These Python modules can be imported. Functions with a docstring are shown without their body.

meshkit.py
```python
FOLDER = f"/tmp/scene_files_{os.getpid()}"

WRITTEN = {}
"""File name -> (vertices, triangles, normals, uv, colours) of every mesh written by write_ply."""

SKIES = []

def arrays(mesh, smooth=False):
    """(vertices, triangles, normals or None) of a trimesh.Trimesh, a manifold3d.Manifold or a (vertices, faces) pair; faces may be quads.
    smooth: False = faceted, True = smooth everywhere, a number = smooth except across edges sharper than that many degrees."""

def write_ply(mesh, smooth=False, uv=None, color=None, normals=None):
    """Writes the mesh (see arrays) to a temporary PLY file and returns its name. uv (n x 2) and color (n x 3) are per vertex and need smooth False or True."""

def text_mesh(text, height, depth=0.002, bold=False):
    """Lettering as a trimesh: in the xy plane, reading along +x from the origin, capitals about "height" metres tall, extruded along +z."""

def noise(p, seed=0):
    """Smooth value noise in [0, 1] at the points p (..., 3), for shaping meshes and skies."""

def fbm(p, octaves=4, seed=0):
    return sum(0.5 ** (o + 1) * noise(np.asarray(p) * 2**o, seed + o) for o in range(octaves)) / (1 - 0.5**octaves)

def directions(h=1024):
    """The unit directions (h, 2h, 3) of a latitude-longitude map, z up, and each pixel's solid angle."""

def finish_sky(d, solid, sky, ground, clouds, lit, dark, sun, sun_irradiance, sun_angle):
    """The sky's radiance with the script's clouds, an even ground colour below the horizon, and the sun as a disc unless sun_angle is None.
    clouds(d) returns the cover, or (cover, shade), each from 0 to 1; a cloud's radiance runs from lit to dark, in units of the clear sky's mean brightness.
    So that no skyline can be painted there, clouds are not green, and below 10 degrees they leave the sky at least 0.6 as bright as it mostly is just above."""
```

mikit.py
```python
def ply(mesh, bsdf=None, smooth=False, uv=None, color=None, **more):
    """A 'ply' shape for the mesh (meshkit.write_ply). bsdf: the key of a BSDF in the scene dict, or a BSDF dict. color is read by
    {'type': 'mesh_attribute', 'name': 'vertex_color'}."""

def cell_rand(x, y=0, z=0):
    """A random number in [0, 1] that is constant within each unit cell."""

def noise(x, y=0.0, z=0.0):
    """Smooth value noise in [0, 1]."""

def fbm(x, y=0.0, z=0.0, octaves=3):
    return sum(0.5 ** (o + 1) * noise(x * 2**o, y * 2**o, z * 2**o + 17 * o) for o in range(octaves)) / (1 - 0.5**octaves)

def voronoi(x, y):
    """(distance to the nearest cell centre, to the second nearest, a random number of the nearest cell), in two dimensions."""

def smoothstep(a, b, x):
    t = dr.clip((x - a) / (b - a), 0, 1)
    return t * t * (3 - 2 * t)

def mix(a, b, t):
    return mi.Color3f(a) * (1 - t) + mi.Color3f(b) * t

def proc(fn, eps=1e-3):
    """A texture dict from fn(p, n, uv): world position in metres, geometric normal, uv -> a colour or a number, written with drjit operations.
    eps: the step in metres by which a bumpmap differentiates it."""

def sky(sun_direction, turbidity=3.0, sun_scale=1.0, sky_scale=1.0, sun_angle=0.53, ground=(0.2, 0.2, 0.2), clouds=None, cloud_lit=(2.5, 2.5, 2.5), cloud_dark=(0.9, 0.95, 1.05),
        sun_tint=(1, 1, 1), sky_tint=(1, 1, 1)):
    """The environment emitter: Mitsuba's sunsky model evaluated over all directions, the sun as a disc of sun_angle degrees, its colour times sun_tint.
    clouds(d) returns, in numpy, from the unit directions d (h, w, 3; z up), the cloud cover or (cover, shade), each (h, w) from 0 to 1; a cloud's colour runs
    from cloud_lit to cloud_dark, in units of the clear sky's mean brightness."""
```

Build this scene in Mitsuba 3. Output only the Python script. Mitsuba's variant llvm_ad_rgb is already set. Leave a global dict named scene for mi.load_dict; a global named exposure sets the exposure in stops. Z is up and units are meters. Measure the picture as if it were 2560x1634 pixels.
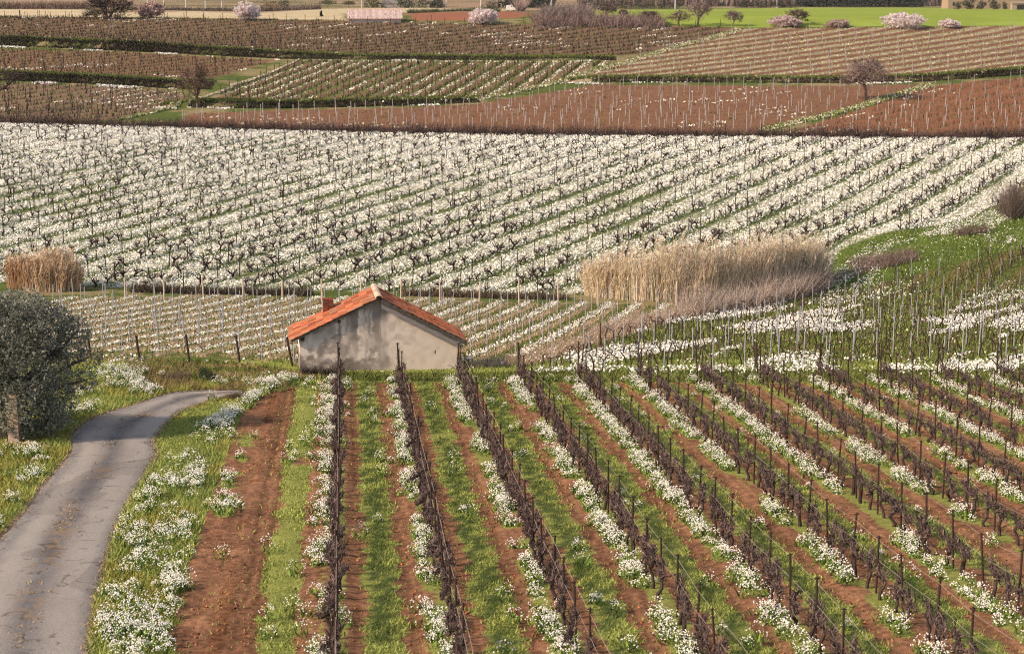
import math
import numpy as np
import mitsuba as mi
import drjit as dr
import mikit, meshkit
import shapely
from shapely.geometry import Polygon, LineString
from scipy.interpolate import PchipInterpolator

T = mi.ScalarTransform4f
rng = np.random.default_rng(20240311)
scene, labels = {}, {}

# ------------------------------------------------------------------ camera, sky, exposure
W, H, F, CX, CY = 2560, 1634, 4200.0, 1280.0, 817.0
YH = -60.0                                  # picture row of the true horizon (above the frame)
PITCH = math.atan((CY - YH) / F)
CP, SP = math.cos(PITCH), math.sin(PITCH)
CAM = np.array([0.0, 0.0, 24.0])
FOCUS = 74.0
scene['camera'] = {
    'type': 'thinlens', 'fov': math.degrees(2 * math.atan(CX / F)), 'fov_axis': 'x',
    'near_clip': 1.0, 'far_clip': 20000.0, 'aperture_radius': 0.018, 'focus_distance': FOCUS,
    'to_world': T().look_at(origin=CAM.tolist(), target=(CAM + [0, CP, -SP]).tolist(), up=[0, 0, 1])}
SUN = np.array([-0.82, -0.34, 0.56])
scene['sky'] = mikit.sky(SUN.tolist(), turbidity=4.0, sun_scale=1.05, sky_scale=1.2, sun_angle=4.5,
                         ground=(0.2, 0.18, 0.14), sun_tint=(0.99, 0.96, 1.0), sky_tint=(1.0, 0.94, 0.985),
                         clouds=lambda d: (0.35 + 0.4 * meshkit.fbm(d * 3.0, 4, 3), 0.3), cloud_lit=(1.5, 1.48, 1.46), cloud_dark=(1.1, 1.1, 1.1))
exposure = 2.15

# ------------------------------------------------------------------ terrain
KN = [(1900, .0905 * (1900 - 286)), (1634, 122.0), (1300, 91.8), (1100, 73.7), (971, 62.0), (945, 59.6), (893, 52.5), (820, 42.0),
      (754, 34.5), (715, 32.0), (640, 29.6), (550, 26.8), (440, 23.6), (335, 20.4), (270, 17.9), (200, 16.0), (130, 14.0),
      (90, 12.9), (45, 11.8), (38, 9.0), (31, 7.2), (25, 6.0), (15, 4.6), (8, 3.6), (0, 2.7), (-30, 1.2), (-50, 0.4)]


def from_depth(px, py, s):
    zc = F / s
    xc, yc = (px - CX) / s, (py - CY) / s
    return np.array([xc, zc * CP - yc * SP, CAM[2] - zc * SP - yc * CP])


_k = np.array([from_depth(CX, a, b) for a, b in KN])
_prof = PchipInterpolator(_k[:, 1], _k[:, 2], extrapolate=False)
Y0, Z0, SL0 = _k[0, 1], _k[0, 2], (_k[1, 2] - _k[0, 2]) / (_k[1, 1] - _k[0, 1])
Y9, Z9 = _k[-1, 1], _k[-1, 2]


def profile(y):
    y = np.asarray(y, float)
    return np.where(y < Y0, Z0 + SL0 * (y - Y0), np.where(y > Y9, Z9, np.nan_to_num(_prof(np.clip(y, Y0, Y9)))))


def sstep(a, b, x):
    t = np.clip((x - a) / (b - a), 0, 1)
    return t * t * (3 - 2 * t)


BANKS, BUMPS = [], []


def height(x, y):
    x, y = np.broadcast_arrays(np.asarray(x, float), np.asarray(y, float))
    z = profile(y).copy()
    for bx, by, bh, decay in BANKS:
        d = y - np.interp(x, bx, by)
        fade = sstep(bx[0] - 6, bx[0] + 2, x) * (1 - sstep(bx[-1] - 2, bx[-1] + 6, x))
        z += np.interp(x, bx, bh) * fade * sstep(0, 1.3, d) * np.exp(-np.maximum(d - 1.3, 0) / decay)
    for cx, cy, rx, ry, h in BUMPS:
        z += h * np.exp(-((x - cx) / rx) ** 2 - ((y - cy) / ry) ** 2)
    return z


def at(px, py, n=260):
    """The ground points that the camera rays through picture points meet."""
    px, py = np.broadcast_arrays(np.asarray(px, float), np.asarray(py, float))
    shp = px.shape
    px, py = px.ravel(), py.ravel()
    u, v = (px - CX) / F, (py - CY) / F
    d = np.stack([u, CP - v * SP, -SP - v * CP], 1)
    ts = np.geomspace(18, 9000, n)
    P = CAM + d[:, None, :] * ts[None, :, None]
    below = P[..., 2] < height(P[..., 0], P[..., 1])
    i = np.where(below.any(1), below.argmax(1), n - 1)
    lo, hi = ts[np.maximum(i - 1, 0)], ts[i]
    for _ in range(22):
        m = (lo + hi) / 2
        p = CAM + d * m[:, None]
        b = p[:, 2] < height(p[:, 0], p[:, 1])
        hi, lo = np.where(b, m, hi), np.where(b, lo, m)
    p = CAM + d * hi[:, None]
    p[:, 2] = height(p[:, 0], p[:, 1])
    return p.reshape(shp + (3,))


def A(px, py):
    return at(np.array([px]), np.array([py]))[0]


def scale_at(p):
    """Photograph pixels per metre at a point."""
    return F / (p[1] * CP + (CAM[2] - p[2]) * SP)


def ground_pts(x, y, dz=0.0):
    return np.stack([x, y, height(x, y) + dz], -1)


def wpoly(px):
    q = at(*np.array(px, float).T)
    return Polygon(q[:, :2]).buffer(0)


def inside(poly, x, y):
    shapely.prepare(poly)
    return shapely.contains_xy(poly, x, y)


def nz(x, y, s, seed=0, octaves=3):
    return meshkit.fbm(np.stack([np.asarray(x) / s, np.asarray(y) / s, np.zeros_like(np.asarray(x, float)) + seed * 7.31], -1), octaves, seed)


# ------------------------------------------------------------------ mesh helpers
def J(parts):
    """Joins (v, f, c) triples."""
    parts = [p for p in parts if p is not None and len(p[0])]
    at_ = np.cumsum([0] + [len(p[0]) for p in parts])
    return (np.vstack([p[0] for p in parts]), np.vstack([np.asarray(p[1]) + a for p, a in zip(parts, at_)]),
            np.vstack([np.broadcast_to(p[2], p[0].shape) for p in parts]))


def frames(t):
    a = np.cross(t, np.where(np.abs(t[:, 2:]) < .9, [0, 0, 1.], [1., 0, 0]))
    a /= np.linalg.norm(a, axis=1, keepdims=True) + 1e-12
    return a, np.cross(t, a)


def tube(pts, radii, col, sides=5, cap=True):
    p = np.asarray(pts, float)
    t = np.gradient(p, axis=0)
    t /= np.linalg.norm(t, axis=1, keepdims=True) + 1e-12
    a, b = frames(t)
    for i in range(1, len(a)):                      # keep the frame from flipping
        if np.dot(a[i], a[i - 1]) < 0:
            a[i], b[i] = -a[i], -b[i]
    g = np.arange(sides) * 2 * np.pi / sides
    r = np.broadcast_to(radii, (len(p),))
    v = (p[:, None] + r[:, None, None] * (np.cos(g)[None, :, None] * a[:, None] + np.sin(g)[None, :, None] * b[:, None])).reshape(-1, 3)
    i, j = np.meshgrid(np.arange(len(p) - 1), np.arange(sides), indexing='ij')
    q = np.stack([i * sides + j, i * sides + (j + 1) % sides, (i + 1) * sides + (j + 1) % sides, (i + 1) * sides + j], -1).reshape(-1, 4)
    f = np.vstack([q[:, [0, 1, 2]], q[:, [0, 2, 3]]])
    if cap:
        n = len(v)
        v = np.vstack([v, p[-1:]])
        k = (len(p) - 1) * sides + np.arange(sides)
        f = np.vstack([f, np.stack([k, np.roll(k, -1), np.full(sides, n)], 1)])
    return v, f, np.broadcast_to(np.asarray(col, float), v.shape)


def sticks(p0, p1, r, col, r1=None):
    """Many thin three-sided prisms at once."""
    p0, p1 = np.asarray(p0, float), np.asarray(p1, float)
    n = len(p0)
    t = p1 - p0
    t = t / (np.linalg.norm(t, axis=1, keepdims=True) + 1e-12)
    a, b = frames(t)
    r = np.broadcast_to(r, (n,))
    r1 = r if r1 is None else np.broadcast_to(r1, (n,))
    g = np.arange(3) * 2 * np.pi / 3
    ring = np.cos(g)[None, :, None] * a[:, None] + np.sin(g)[None, :, None] * b[:, None]
    v = np.concatenate([p0[:, None] + r[:, None, None] * ring, p1[:, None] + r1[:, None, None] * ring], 1)
    base = np.array([[0, 1, 4], [0, 4, 3], [1, 2, 5], [1, 5, 4], [2, 0, 3], [2, 3, 5], [3, 4, 5]])
    f = (base[None] + (np.arange(n) * 6)[:, None, None]).reshape(-1, 3)
    c = np.repeat(np.broadcast_to(np.asarray(col, float), (n, 3)), 6, axis=0)
    return v.reshape(-1, 3), f, c


def blades(base, h, width, lean, col):
    """One upright pointed leaf (a triangle) per base point."""
    n = len(base)
    ang = rng.uniform(0, 2 * np.pi, n)
    d = np.stack([np.cos(ang), np.sin(ang), np.zeros(n)], 1)
    ang2 = rng.uniform(0, 2 * np.pi, n)
    l = np.stack([np.cos(ang2), np.sin(ang2), np.zeros(n)], 1)
    h, width, lean = (np.broadcast_to(k, (n,))[:, None] for k in (h, width, lean))
    tip = base + l * lean * h + np.array([0, 0, 1.]) * h
    v = np.stack([base - d * width / 2, base + d * width / 2, tip], 1).reshape(-1, 3)
    return v, np.arange(3 * n).reshape(-1, 3), np.repeat(np.broadcast_to(col, (n, 3)), 3, axis=0)


def flecks(p, size, col, up=0.6, slim=1.0):
    """One small triangle per point (a leaf, petals seen from far off)."""
    n = len(p)
    nrm = rng.normal(size=(n, 3)) + np.array([0, 0, up * 2.2])
    nrm /= np.linalg.norm(nrm, axis=1, keepdims=True)
    a, b = frames(nrm)
    g = rng.uniform(0, 2 * np.pi, n)[:, None]
    a, b = np.cos(g) * a + np.sin(g) * b, np.cos(g) * b - np.sin(g) * a
    s = np.broadcast_to(size, (n,))[:, None]
    v = np.stack([p + a * s, p - a * s * .55 + b * s * .8 * slim, p - a * s * .55 - b * s * .8 * slim], 1).reshape(-1, 3)
    return v, np.arange(3 * n).reshape(-1, 3), np.repeat(np.broadcast_to(col, (n, 3)), 3, axis=0)


def blades_between(p0, p1, w, col):
    """A thin pointed triangle from each p0 to p1."""
    n = len(p0)
    a, _ = frames((p1 - p0) / (np.linalg.norm(p1 - p0, axis=1, keepdims=True) + 1e-12))
    w = np.broadcast_to(w, (n,))[:, None]
    v = np.stack([p0 - a * w / 2, p0 + a * w / 2, p1], 1).reshape(-1, 3)
    return v, np.arange(3 * n).reshape(-1, 3), np.repeat(np.broadcast_to(col, (n, 3)), 3, axis=0)


def heads(p, r, col):
    """Flower heads: a small four-sided cap each."""
    n = len(p)
    r = np.broadcast_to(r, (n,))[:, None, None]
    g = rng.uniform(0, 2 * np.pi, n)[:, None] + np.arange(4)[None] * np.pi / 2
    tilt = rng.normal(0, .35, (n, 1, 2))
    ring = np.stack([np.cos(g), np.sin(g), np.zeros_like(g)], -1)
    ring[..., 2] = -.25 + (ring[..., :2] * tilt).sum(-1)
    top = np.zeros((n, 1, 3)); top[..., 2] = .75; top[..., :2] = -tilt * .6
    v = (p[:, None] + np.concatenate([ring, top], 1) * r).reshape(-1, 3)
    base = np.array([[0, 1, 4], [1, 2, 4], [2, 3, 4], [3, 0, 4]])
    f = (base[None] + (np.arange(n) * 5)[:, None, None]).reshape(-1, 3)
    return v, f, np.repeat(np.broadcast_to(col, (n, 3)), 5, axis=0)


def jit(col, n, s=.18, hue=.06):
    """n variants of a colour."""
    return np.clip(np.asarray(col) * (1 + rng.normal(0, s, (n, 1))) * (1 + rng.normal(0, hue, (n, 3))), .005, .9)


def boxm(lo, hi, col, M=None):
    lo, hi = np.asarray(lo, float), np.asarray(hi, float)
    v = np.array([[x, y, z] for x in (lo[0], hi[0]) for y in (lo[1], hi[1]) for z in (lo[2], hi[2])])
    f = np.array([[0, 1, 3], [0, 3, 2], [4, 6, 7], [4, 7, 5], [0, 4, 5], [0, 5, 1], [2, 3, 7], [2, 7, 6], [0, 2, 6], [0, 6, 4], [1, 5, 7], [1, 7, 3]])
    if M is not None:
        v = v @ M[:, :3].T + M[:, 3]
    return v, f, np.broadcast_to(np.asarray(col, float), v.shape)


def frame_box(o, e1, e2, e3, col):
    """A box from a corner along three edge vectors."""
    v = np.array([o + a * e1 + b * e2 + c * e3 for a in (0, 1) for b in (0, 1) for c in (0, 1)])
    f = boxm([0, 0, 0], [1, 1, 1], col)[1]
    if np.dot(np.cross(e1, e2), e3) < 0:
        f = f[:, ::-1]
    return v, f, np.broadcast_to(np.asarray(col, float), v.shape)


def ply(m, bsdf='veg', smooth=False):
    return mikit.ply((m[0], m[1]), bsdf, smooth=smooth, color=m[2] if bsdf in COLOURED else None)


def numbered(name):
    if name not in scene and name not in labels:
        return name
    i = COUNT.get(name, 0) + 1
    while f'{name}_{i:03d}' in scene or f'{name}_{i:03d}' in labels:
        i += 1
    COUNT[name] = i
    return f'{name}_{i:03d}'


COUNT = {}


def tag(key, label, cat=None, group=None, kind=None):
    labels[key] = {'label': label}
    if cat: labels[key]['category'] = cat
    if group: labels[key]['group'] = group
    if kind: labels[key]['kind'] = kind
    return key


def add(name, m, bsdf='veg', label=None, cat=None, group=None, kind=None, smooth=False):
    key = numbered(name)
    scene[key] = ply(m, bsdf, smooth)
    if label: tag(key, label, cat, group, kind)
    return key


def stuff(name, m, label, cat, bsdf='veg'):
    return add(name, m, bsdf, label, cat, kind='stuff')


def part(holder, name, m, bsdf='veg', label=None, smooth=False, kind=None):
    key = numbered(f'{holder}__{name}')
    scene[key] = ply(m, bsdf, smooth)
    if label or kind:
        labels[key] = {k: x for k, x in (('label', label), ('kind', kind)) if x}
    return key


def source(name, parts, bsdf='veg'):
    """A shapegroup whose entries are the parts of one kind of thing."""
    scene[name] = {'type': 'shapegroup', **{k: ply(m, bsdf) for k, m in parts.items()}}
    return name


def copy(name, src, pos, rot=0.0, s=(1, 1, 1), lean=(0, 0), label=None, cat=None, group=None):
    key = numbered(name)
    M = T().translate(np.asarray(pos, float).tolist()).rotate([0, 0, 1], math.degrees(rot))
    if lean[0] or lean[1]:
        M = M @ T().rotate([0, 1, 0], lean[0]).rotate([1, 0, 0], lean[1])
    scene[key] = {'type': 'instance', 'shapegroup': {'type': 'ref', 'id': src}, 'to_world': M @ T().scale(list(s))}
    if label: tag(key, label, cat, group)
    return key


# ------------------------------------------------------------------ materials
def diffuse(col):
    return {'type': 'diffuse', 'reflectance': {'type': 'rgb', 'value': list(col)}}


VC = {'type': 'mesh_attribute', 'name': 'vertex_color'}
COLOURED = ('veg', 'leaf', 'field')
scene['veg'] = {'type': 'twosided', 'bsdf': {'type': 'diffuse', 'reflectance': dict(VC)}}
scene['leaf'] = {'type': 'principledthin', 'base_color': dict(VC), 'roughness': .7, 'diff_trans': 0.9, 'spec_trans': 0.0, 'spec_tint': 0.0}
scene['field'] = {'type': 'twosided', 'bsdf': {'type': 'diffuse', 'reflectance': dict(VC)}}


# ------------------------------------------------------------------ the lie of the land: banks, bumps, field outlines
for px, hb, decay in (([(470, 268), (700, 271), (1000, 264), (1200, 255)], (.75, .7, .6, .3), 14), ([(1480, 206), (1700, 205), (2100, 208), (2330, 203), (2590, 184)], (.55, .5, .55, .7, .7), 14),
                      ([(-60, 198), (200, 208), (400, 219), (530, 222)], (1.1, 1.0, .9, .9), 14), ([(-60, 112), (300, 127), (700, 147), (900, 149), (1540, 151)], (1.5, 1.4, 1.0, .45, .35), 18)):
    q = at(*np.array(px, float).T)
    BANKS.append((q[:, 0], q[:, 1], np.array(hb), decay))
for px, py, rx, ry, h in ((300, 950, 2.6, 3.2, .55), (680, 975, 1.6, 2.0, .15), (200, 1060, 1.6, 3, .25), (2350, 660, 9, 9, 1.0), (2200, 600, 10, 8, .5)):
    q = A(px, py)
    BUMPS.append((q[0], q[1], rx, ry, h))

ROAD_L = at(*np.array([(-260, 1900), (-160, 1634), (-70, 1440), (-10, 1340), (41, 1287), (86, 1223), (164, 1130), (176, 1076), (250, 1033), (351, 1004), (401, 987), (440, 979), (520, 976), (575, 976), (612, 979)], float).T)
ROAD_R = at(*np.array([(190, 1900), (232, 1634), (250, 1490), (262, 1459), (291, 1343), (336, 1246), (396, 1137), (392, 1094), (447, 1033), (490, 1014), (530, 1001), (560, 993), (582, 988), (606, 983)], float).T)


def resample(p, n):
    d = np.concatenate([[0], np.cumsum(np.linalg.norm(np.diff(p[:, :2], axis=0), axis=1))])
    t = np.linspace(0, d[-1], n)
    f = PchipInterpolator(d, p[:, :2])
    return f(t)


NR = 170
_l, _r = resample(ROAD_L, NR), resample(ROAD_R, NR)
ROAD = Polygon(np.vstack([_l, _r[::-1]])).buffer(0)
VERGE = wpoly([(190, 1900), (232, 1634), (240, 1515), (262, 1459), (291, 1343), (336, 1246), (360, 1190), (401, 1137), (390, 1094), (394, 1076), (447, 1033), (530, 1001), (587, 988), (640, 960), (720, 938), (775, 948), (700, 965), (655, 985), (600, 1030), (560, 1090), (525, 1140), (490, 1250), (465, 1330), (445, 1450), (425, 1634), (395, 1900)])
LEFTBANK = wpoly([(-500, 1800), (-160, 1634), (-70, 1440), (-10, 1340), (41, 1287), (86, 1223), (164, 1130), (176, 1076), (250, 1033), (351, 1004), (401, 987), (440, 979), (400, 930), (240, 890), (-300, 900)])
CROSS = wpoly([(400, 978), (440, 977), (600, 977), (700, 980), (780, 950), (1180, 955), (2700, 957), (2700, 925), (1330, 930), (1150, 935), (740, 930), (560, 905), (240, 890), (330, 935)])
MIDL = wpoly([(-60, 905), (-60, 760), (250, 748), (600, 744), (1000, 752), (1700, 768), (1640, 790), (1480, 840), (1330, 895), (1150, 925), (740, 915), (560, 893), (250, 890)])
MIDR = wpoly([(1330, 935), (1480, 868), (1700, 800), (1900, 758), (2200, 705), (2420, 650), (2640, 610), (2700, 930)])
STRAW = wpoly([(1150, 925), (1330, 890), (1480, 838), (1640, 790), (1720, 768), (2060, 700), (2075, 720), (1900, 756), (1700, 798), (1480, 866), (1340, 915)])
WHITE = wpoly([(-120, 308), (640, 327), (1300, 340), (2700, 349), (2700, 470), (2560, 490), (2400, 550), (2100, 625), (2060, 690), (1800, 725), (1450, 737), (900, 728), (240, 718), (-120, 705)])
RBANK = wpoly([(2075, 718), (2060, 690), (2100, 625), (2400, 550), (2560, 490), (2720, 465), (2720, 600), (2640, 612), (2420, 652), (2200, 707), (1900, 758)])
FA = wpoly([(-120, 41), (200, 44), (700, 50), (1100, 58), (1400, 64), (1840, 69), (1700, 112), (1560, 140), (900, 138), (700, 133), (300, 111), (-120, 93)])
FB = wpoly([(-120, 119), (300, 131), (690, 152), (640, 165), (545, 192), (400, 202), (200, 196), (-120, 182)])
FC = wpoly([(-120, 206), (200, 213), (400, 226), (490, 240), (470, 252), (360, 280), (280, 303), (-120, 299)])
FD = wpoly([(560, 250), (540, 232), (620, 200), (750, 152), (1100, 155), (1520, 156), (1400, 200), (1290, 230), (1180, 250), (900, 258), (700, 262)])
FE = wpoly([(470, 285), (700, 275), (1000, 270), (1190, 260), (1480, 212), (1700, 213), (2100, 216), (2330, 210), (2180, 250), (2040, 290), (1900, 332), (1300, 334), (640, 320), (440, 312)])
FF = wpoly([(2330, 216), (2480, 200), (2700, 185), (2700, 343), (1960, 336), (2080, 295), (2220, 250)])
FG = wpoly([(1850, 72), (2200, 69), (2700, 64), (2700, 168), (2560, 178), (2330, 196), (2100, 200), (1700, 198), (1480, 200), (1400, 208), (1540, 160), (1680, 120)])
TOPGREEN = wpoly([(1400, 26), (1700, 23), (2000, 19), (2300, 19), (2800, 24), (2800, 63), (2200, 67), (1850, 69), (1700, 66), (1640, 48), (1480, 38)])
TOPBROWN = wpoly([(1020, 33), (1180, 28), (1280, 29), (1345, 36), (1300, 45), (1180, 52), (1030, 52)])
TOPPALE = wpoly([(-150, 23), (220, 24), (230, 33), (480, 28), (620, 33), (800, 22), (1000, 19), (1250, 22), (1280, 27), (1020, 31), (860, 34), (860, 50), (700, 49), (200, 43), (-150, 40)])

# rows of the vineyard below the camera: q = x + RS*y is constant along a row
RS, Q0, QP = 0.1002, -0.39, 2.47


def near_density(x, y):
    """(grass, flowers, wheel track) in the vineyard below the camera."""
    q = x + RS * y - Q0
    k, fr = np.floor(q / QP), q / QP - np.floor(q / QP)
    w = nz(x, y, 1.1, 1) - .5
    w2 = nz(x, y, 3.3, 2) - .5
    far = sstep(5.0, 9.0, q / QP)
    w3 = nz(x, y, .35, 6) - .5
    g = 1 - sstep(.11, .22, np.abs(fr - .44 + .06 * w2) + .18 * w + .22 * w3 + .05 * far)
    g = g * (1 - .35 * far)
    under = 1 - sstep(.06, .16, np.minimum(fr, 1 - fr) + .12 * w)
    g = np.maximum(g, .8 * under * sstep(.34, .52, nz(x, y, 1.7, 5)))
    left = np.exp(-((fr - .885) / .085) ** 2)                       # flowers on the left side of each row
    fl = left * sstep(.33, .50, nz(k * 17., y, 2.0, 7)) * 1.35 + .03 * g
    g = np.maximum(g, np.clip(fl * 1.3, 0, 1) * .9)
    near0 = (q < 0)
    gl = 1 - sstep(.32, .52, np.abs(q + 1.25) + .45 * w + .35 * (nz(x, y, .35, 6) - .5))
    gl *= sstep(.30, .5, nz(x, y, 1.6, 4) + .1)
    fll = 1.2 * np.exp(-((q + .30) / .27) ** 2) * sstep(.30, .45, nz(x, y, 2.2, 9)) + .06 * gl
    strip = np.exp(-((q + 3.15) / .36) ** 2) * sstep(38, 44, y) * (1 - sstep(54, 58, y)) * sstep(.42, .54, nz(x, y, 1.0, 11))
    g = np.where(near0, np.maximum(np.maximum(gl, .5 * np.exp(-((q + .28) / .3) ** 2)), strip), g)
    fl = np.where(near0, np.maximum(fll, .45 * strip), fl)
    fl = np.where((q > 0) & (q < .55), np.maximum(fl, .35 * np.exp(-((q - .25) / .16) ** 2) * sstep(.45, .6, nz(x, y, 2., 13))), fl)
    tr = np.maximum(np.exp(-((q + 1.72) / .10) ** 2), np.exp(-((q + 2.08) / .10) ** 2)) * (q < -1.4)
    tr = np.maximum(tr, .6 * np.where(q > 0, np.exp(-((fr - .2) / .04) ** 2) + np.exp(-((fr - .68) / .04) ** 2), 0))
    return g, fl, tr


def soil_edge(x, y):
    """1 inside the tilled vineyard below the camera."""
    q = x + RS * y - Q0
    end = A(900, 955)[1] + .0 * x + .35 * (nz(x, y, 1.5, 21) - .5)
    return (1 - sstep(end - .25, end + .25, y))


def near_fields(x, y):
    g, fl, tr = near_density(x, y)
    s = soil_edge(x, y)
    g = np.where(s > .5, g, 1.0)
    fl = np.where(s > .5, fl, 0)
    jx_, jy_ = 1.1 * (nz(x, y, .7, 33) - .5), 2.2 * (nz(x, y, 1.1, 34) - .5)
    v = inside(VERGE, x + jx_, y + jy_)
    lb = inside(LEFTBANK, x, y) | ((x + RS * y - Q0 < -3.6) & ~v & (y < 67))
    cr = inside(CROSS, x, y)
    n = nz(x, y, 1.4, 31)
    g = np.where(v | lb | cr, 1.0, g)
    tr = np.where(v | lb | cr, 0, tr)
    return g, fl, tr, v, lb, cr


def grid(x0, x1, y0, y1, dx, dy, grow=False):
    xs = np.linspace(x0, x1, int((x1 - x0) / dx) + 1)
    ys = np.geomspace(y0, y1, int(math.log(y1 / y0) / dy) + 1) if grow else np.linspace(y0, y1, int((y1 - y0) / dy) + 1)
    X, Y = np.meshgrid(xs, ys)
    n = len(xs)
    i, j = np.meshgrid(np.arange(len(ys) - 1), np.arange(n - 1), indexing='ij')
    a = i * n + j
    f = np.vstack([np.stack([a, a + 1, a + n + 1], -1).reshape(-1, 3), np.stack([a, a + n + 1, a + n], -1).reshape(-1, 3)])
    return X.ravel(), Y.ravel(), f


def near_soil(p, n, uv):
    n1, n2 = mikit.fbm(p.x * .9, p.y * .9, 3.1), mikit.fbm(p.x * 9, p.y * 9, 1.7, octaves=4)
    n3 = mikit.noise(p.x * 34, p.y * 34, .3)
    soil = mikit.mix((.095, .047, .031), (.34, .182, .110), dr.clip(n2 * 1.5 + n1 * .6 - .55, 0, 1))
    soil = mikit.mix(soil, (.42, .26, .18), mikit.smoothstep(.80, .95, n3) * .6)
    grass = mikit.mix((.15, .165, .05), (.28, .31, .09), n2)
    w = mikit.smoothstep(.35, .75, uv.x + (n2 - .5) * .8)
    rut = mikit.noise((p.x + .1002 * p.y) * 9, p.y * .35, 2.)
    soil = soil * (.78 + .40 * rut)
    return mikit.mix(soil * (1 - .42 * uv.y), grass, w)


scene['soil'] = {'type': 'diffuse', 'reflectance': mikit.proc(near_soil)}

# near sheet
x, y, f = grid(-25, 31, 22, 76, .16, .16)
g, fl, tr, v_, lb_, cr_ = near_fields(x, y)
z = height(x, y)
q = x + RS * y - Q0
rise = np.where(q > -1, .07 * (np.cos(2 * np.pi * q / QP) * .5 + .5), .03)
edge = 1 - sstep(62, 67, y)
z += (rise * (1 - np.maximum(np.maximum(v_, lb_), cr_)) + (nz(x, y, .45, 3) - .5) * .07 + (nz(x, y, 2., 4) - .5) * .10) * edge - .065 * tr
road_d = shapely.distance(ROAD, shapely.points(x, y))
z = np.where(road_d < .02, height(x, y) - .12, z - .05 * np.exp(-road_d / .3))
key = 'vineyard_ground'
scene[key] = mikit.ply((np.stack([x, y, z], 1), f), 'soil', smooth=True, uv=np.stack([g, tr], 1))
labels[key] = {'label': 'reddish tilled soil with grassy strips between the trellised vine rows below the viewer', 'kind': 'structure'}

# road
nu = 14
u = np.linspace(0, 1, nu)
P = _l[:, None, :] * (1 - u[None, :, None]) + _r[:, None, :] * u[None, :, None]
zx = height(P[..., 0], P[..., 1]) + .02 + .05 * (1 - (2 * u[None] - 1) ** 2)
zx[:, [0, -1]] -= .10
run = np.concatenate([[0], np.cumsum(np.linalg.norm(np.diff((_l + _r) / 2, axis=0), axis=1))])
uv = np.stack(np.broadcast_arrays(u[None], run[:, None]), -1).reshape(-1, 2)
i, j = np.meshgrid(np.arange(NR - 1), np.arange(nu - 1), indexing='ij')
a = (i * nu + j).ravel()
rf = np.vstack([np.stack([a, a + 1, a + nu + 1], 1), np.stack([a, a + nu + 1, a + nu], 1)])


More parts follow.
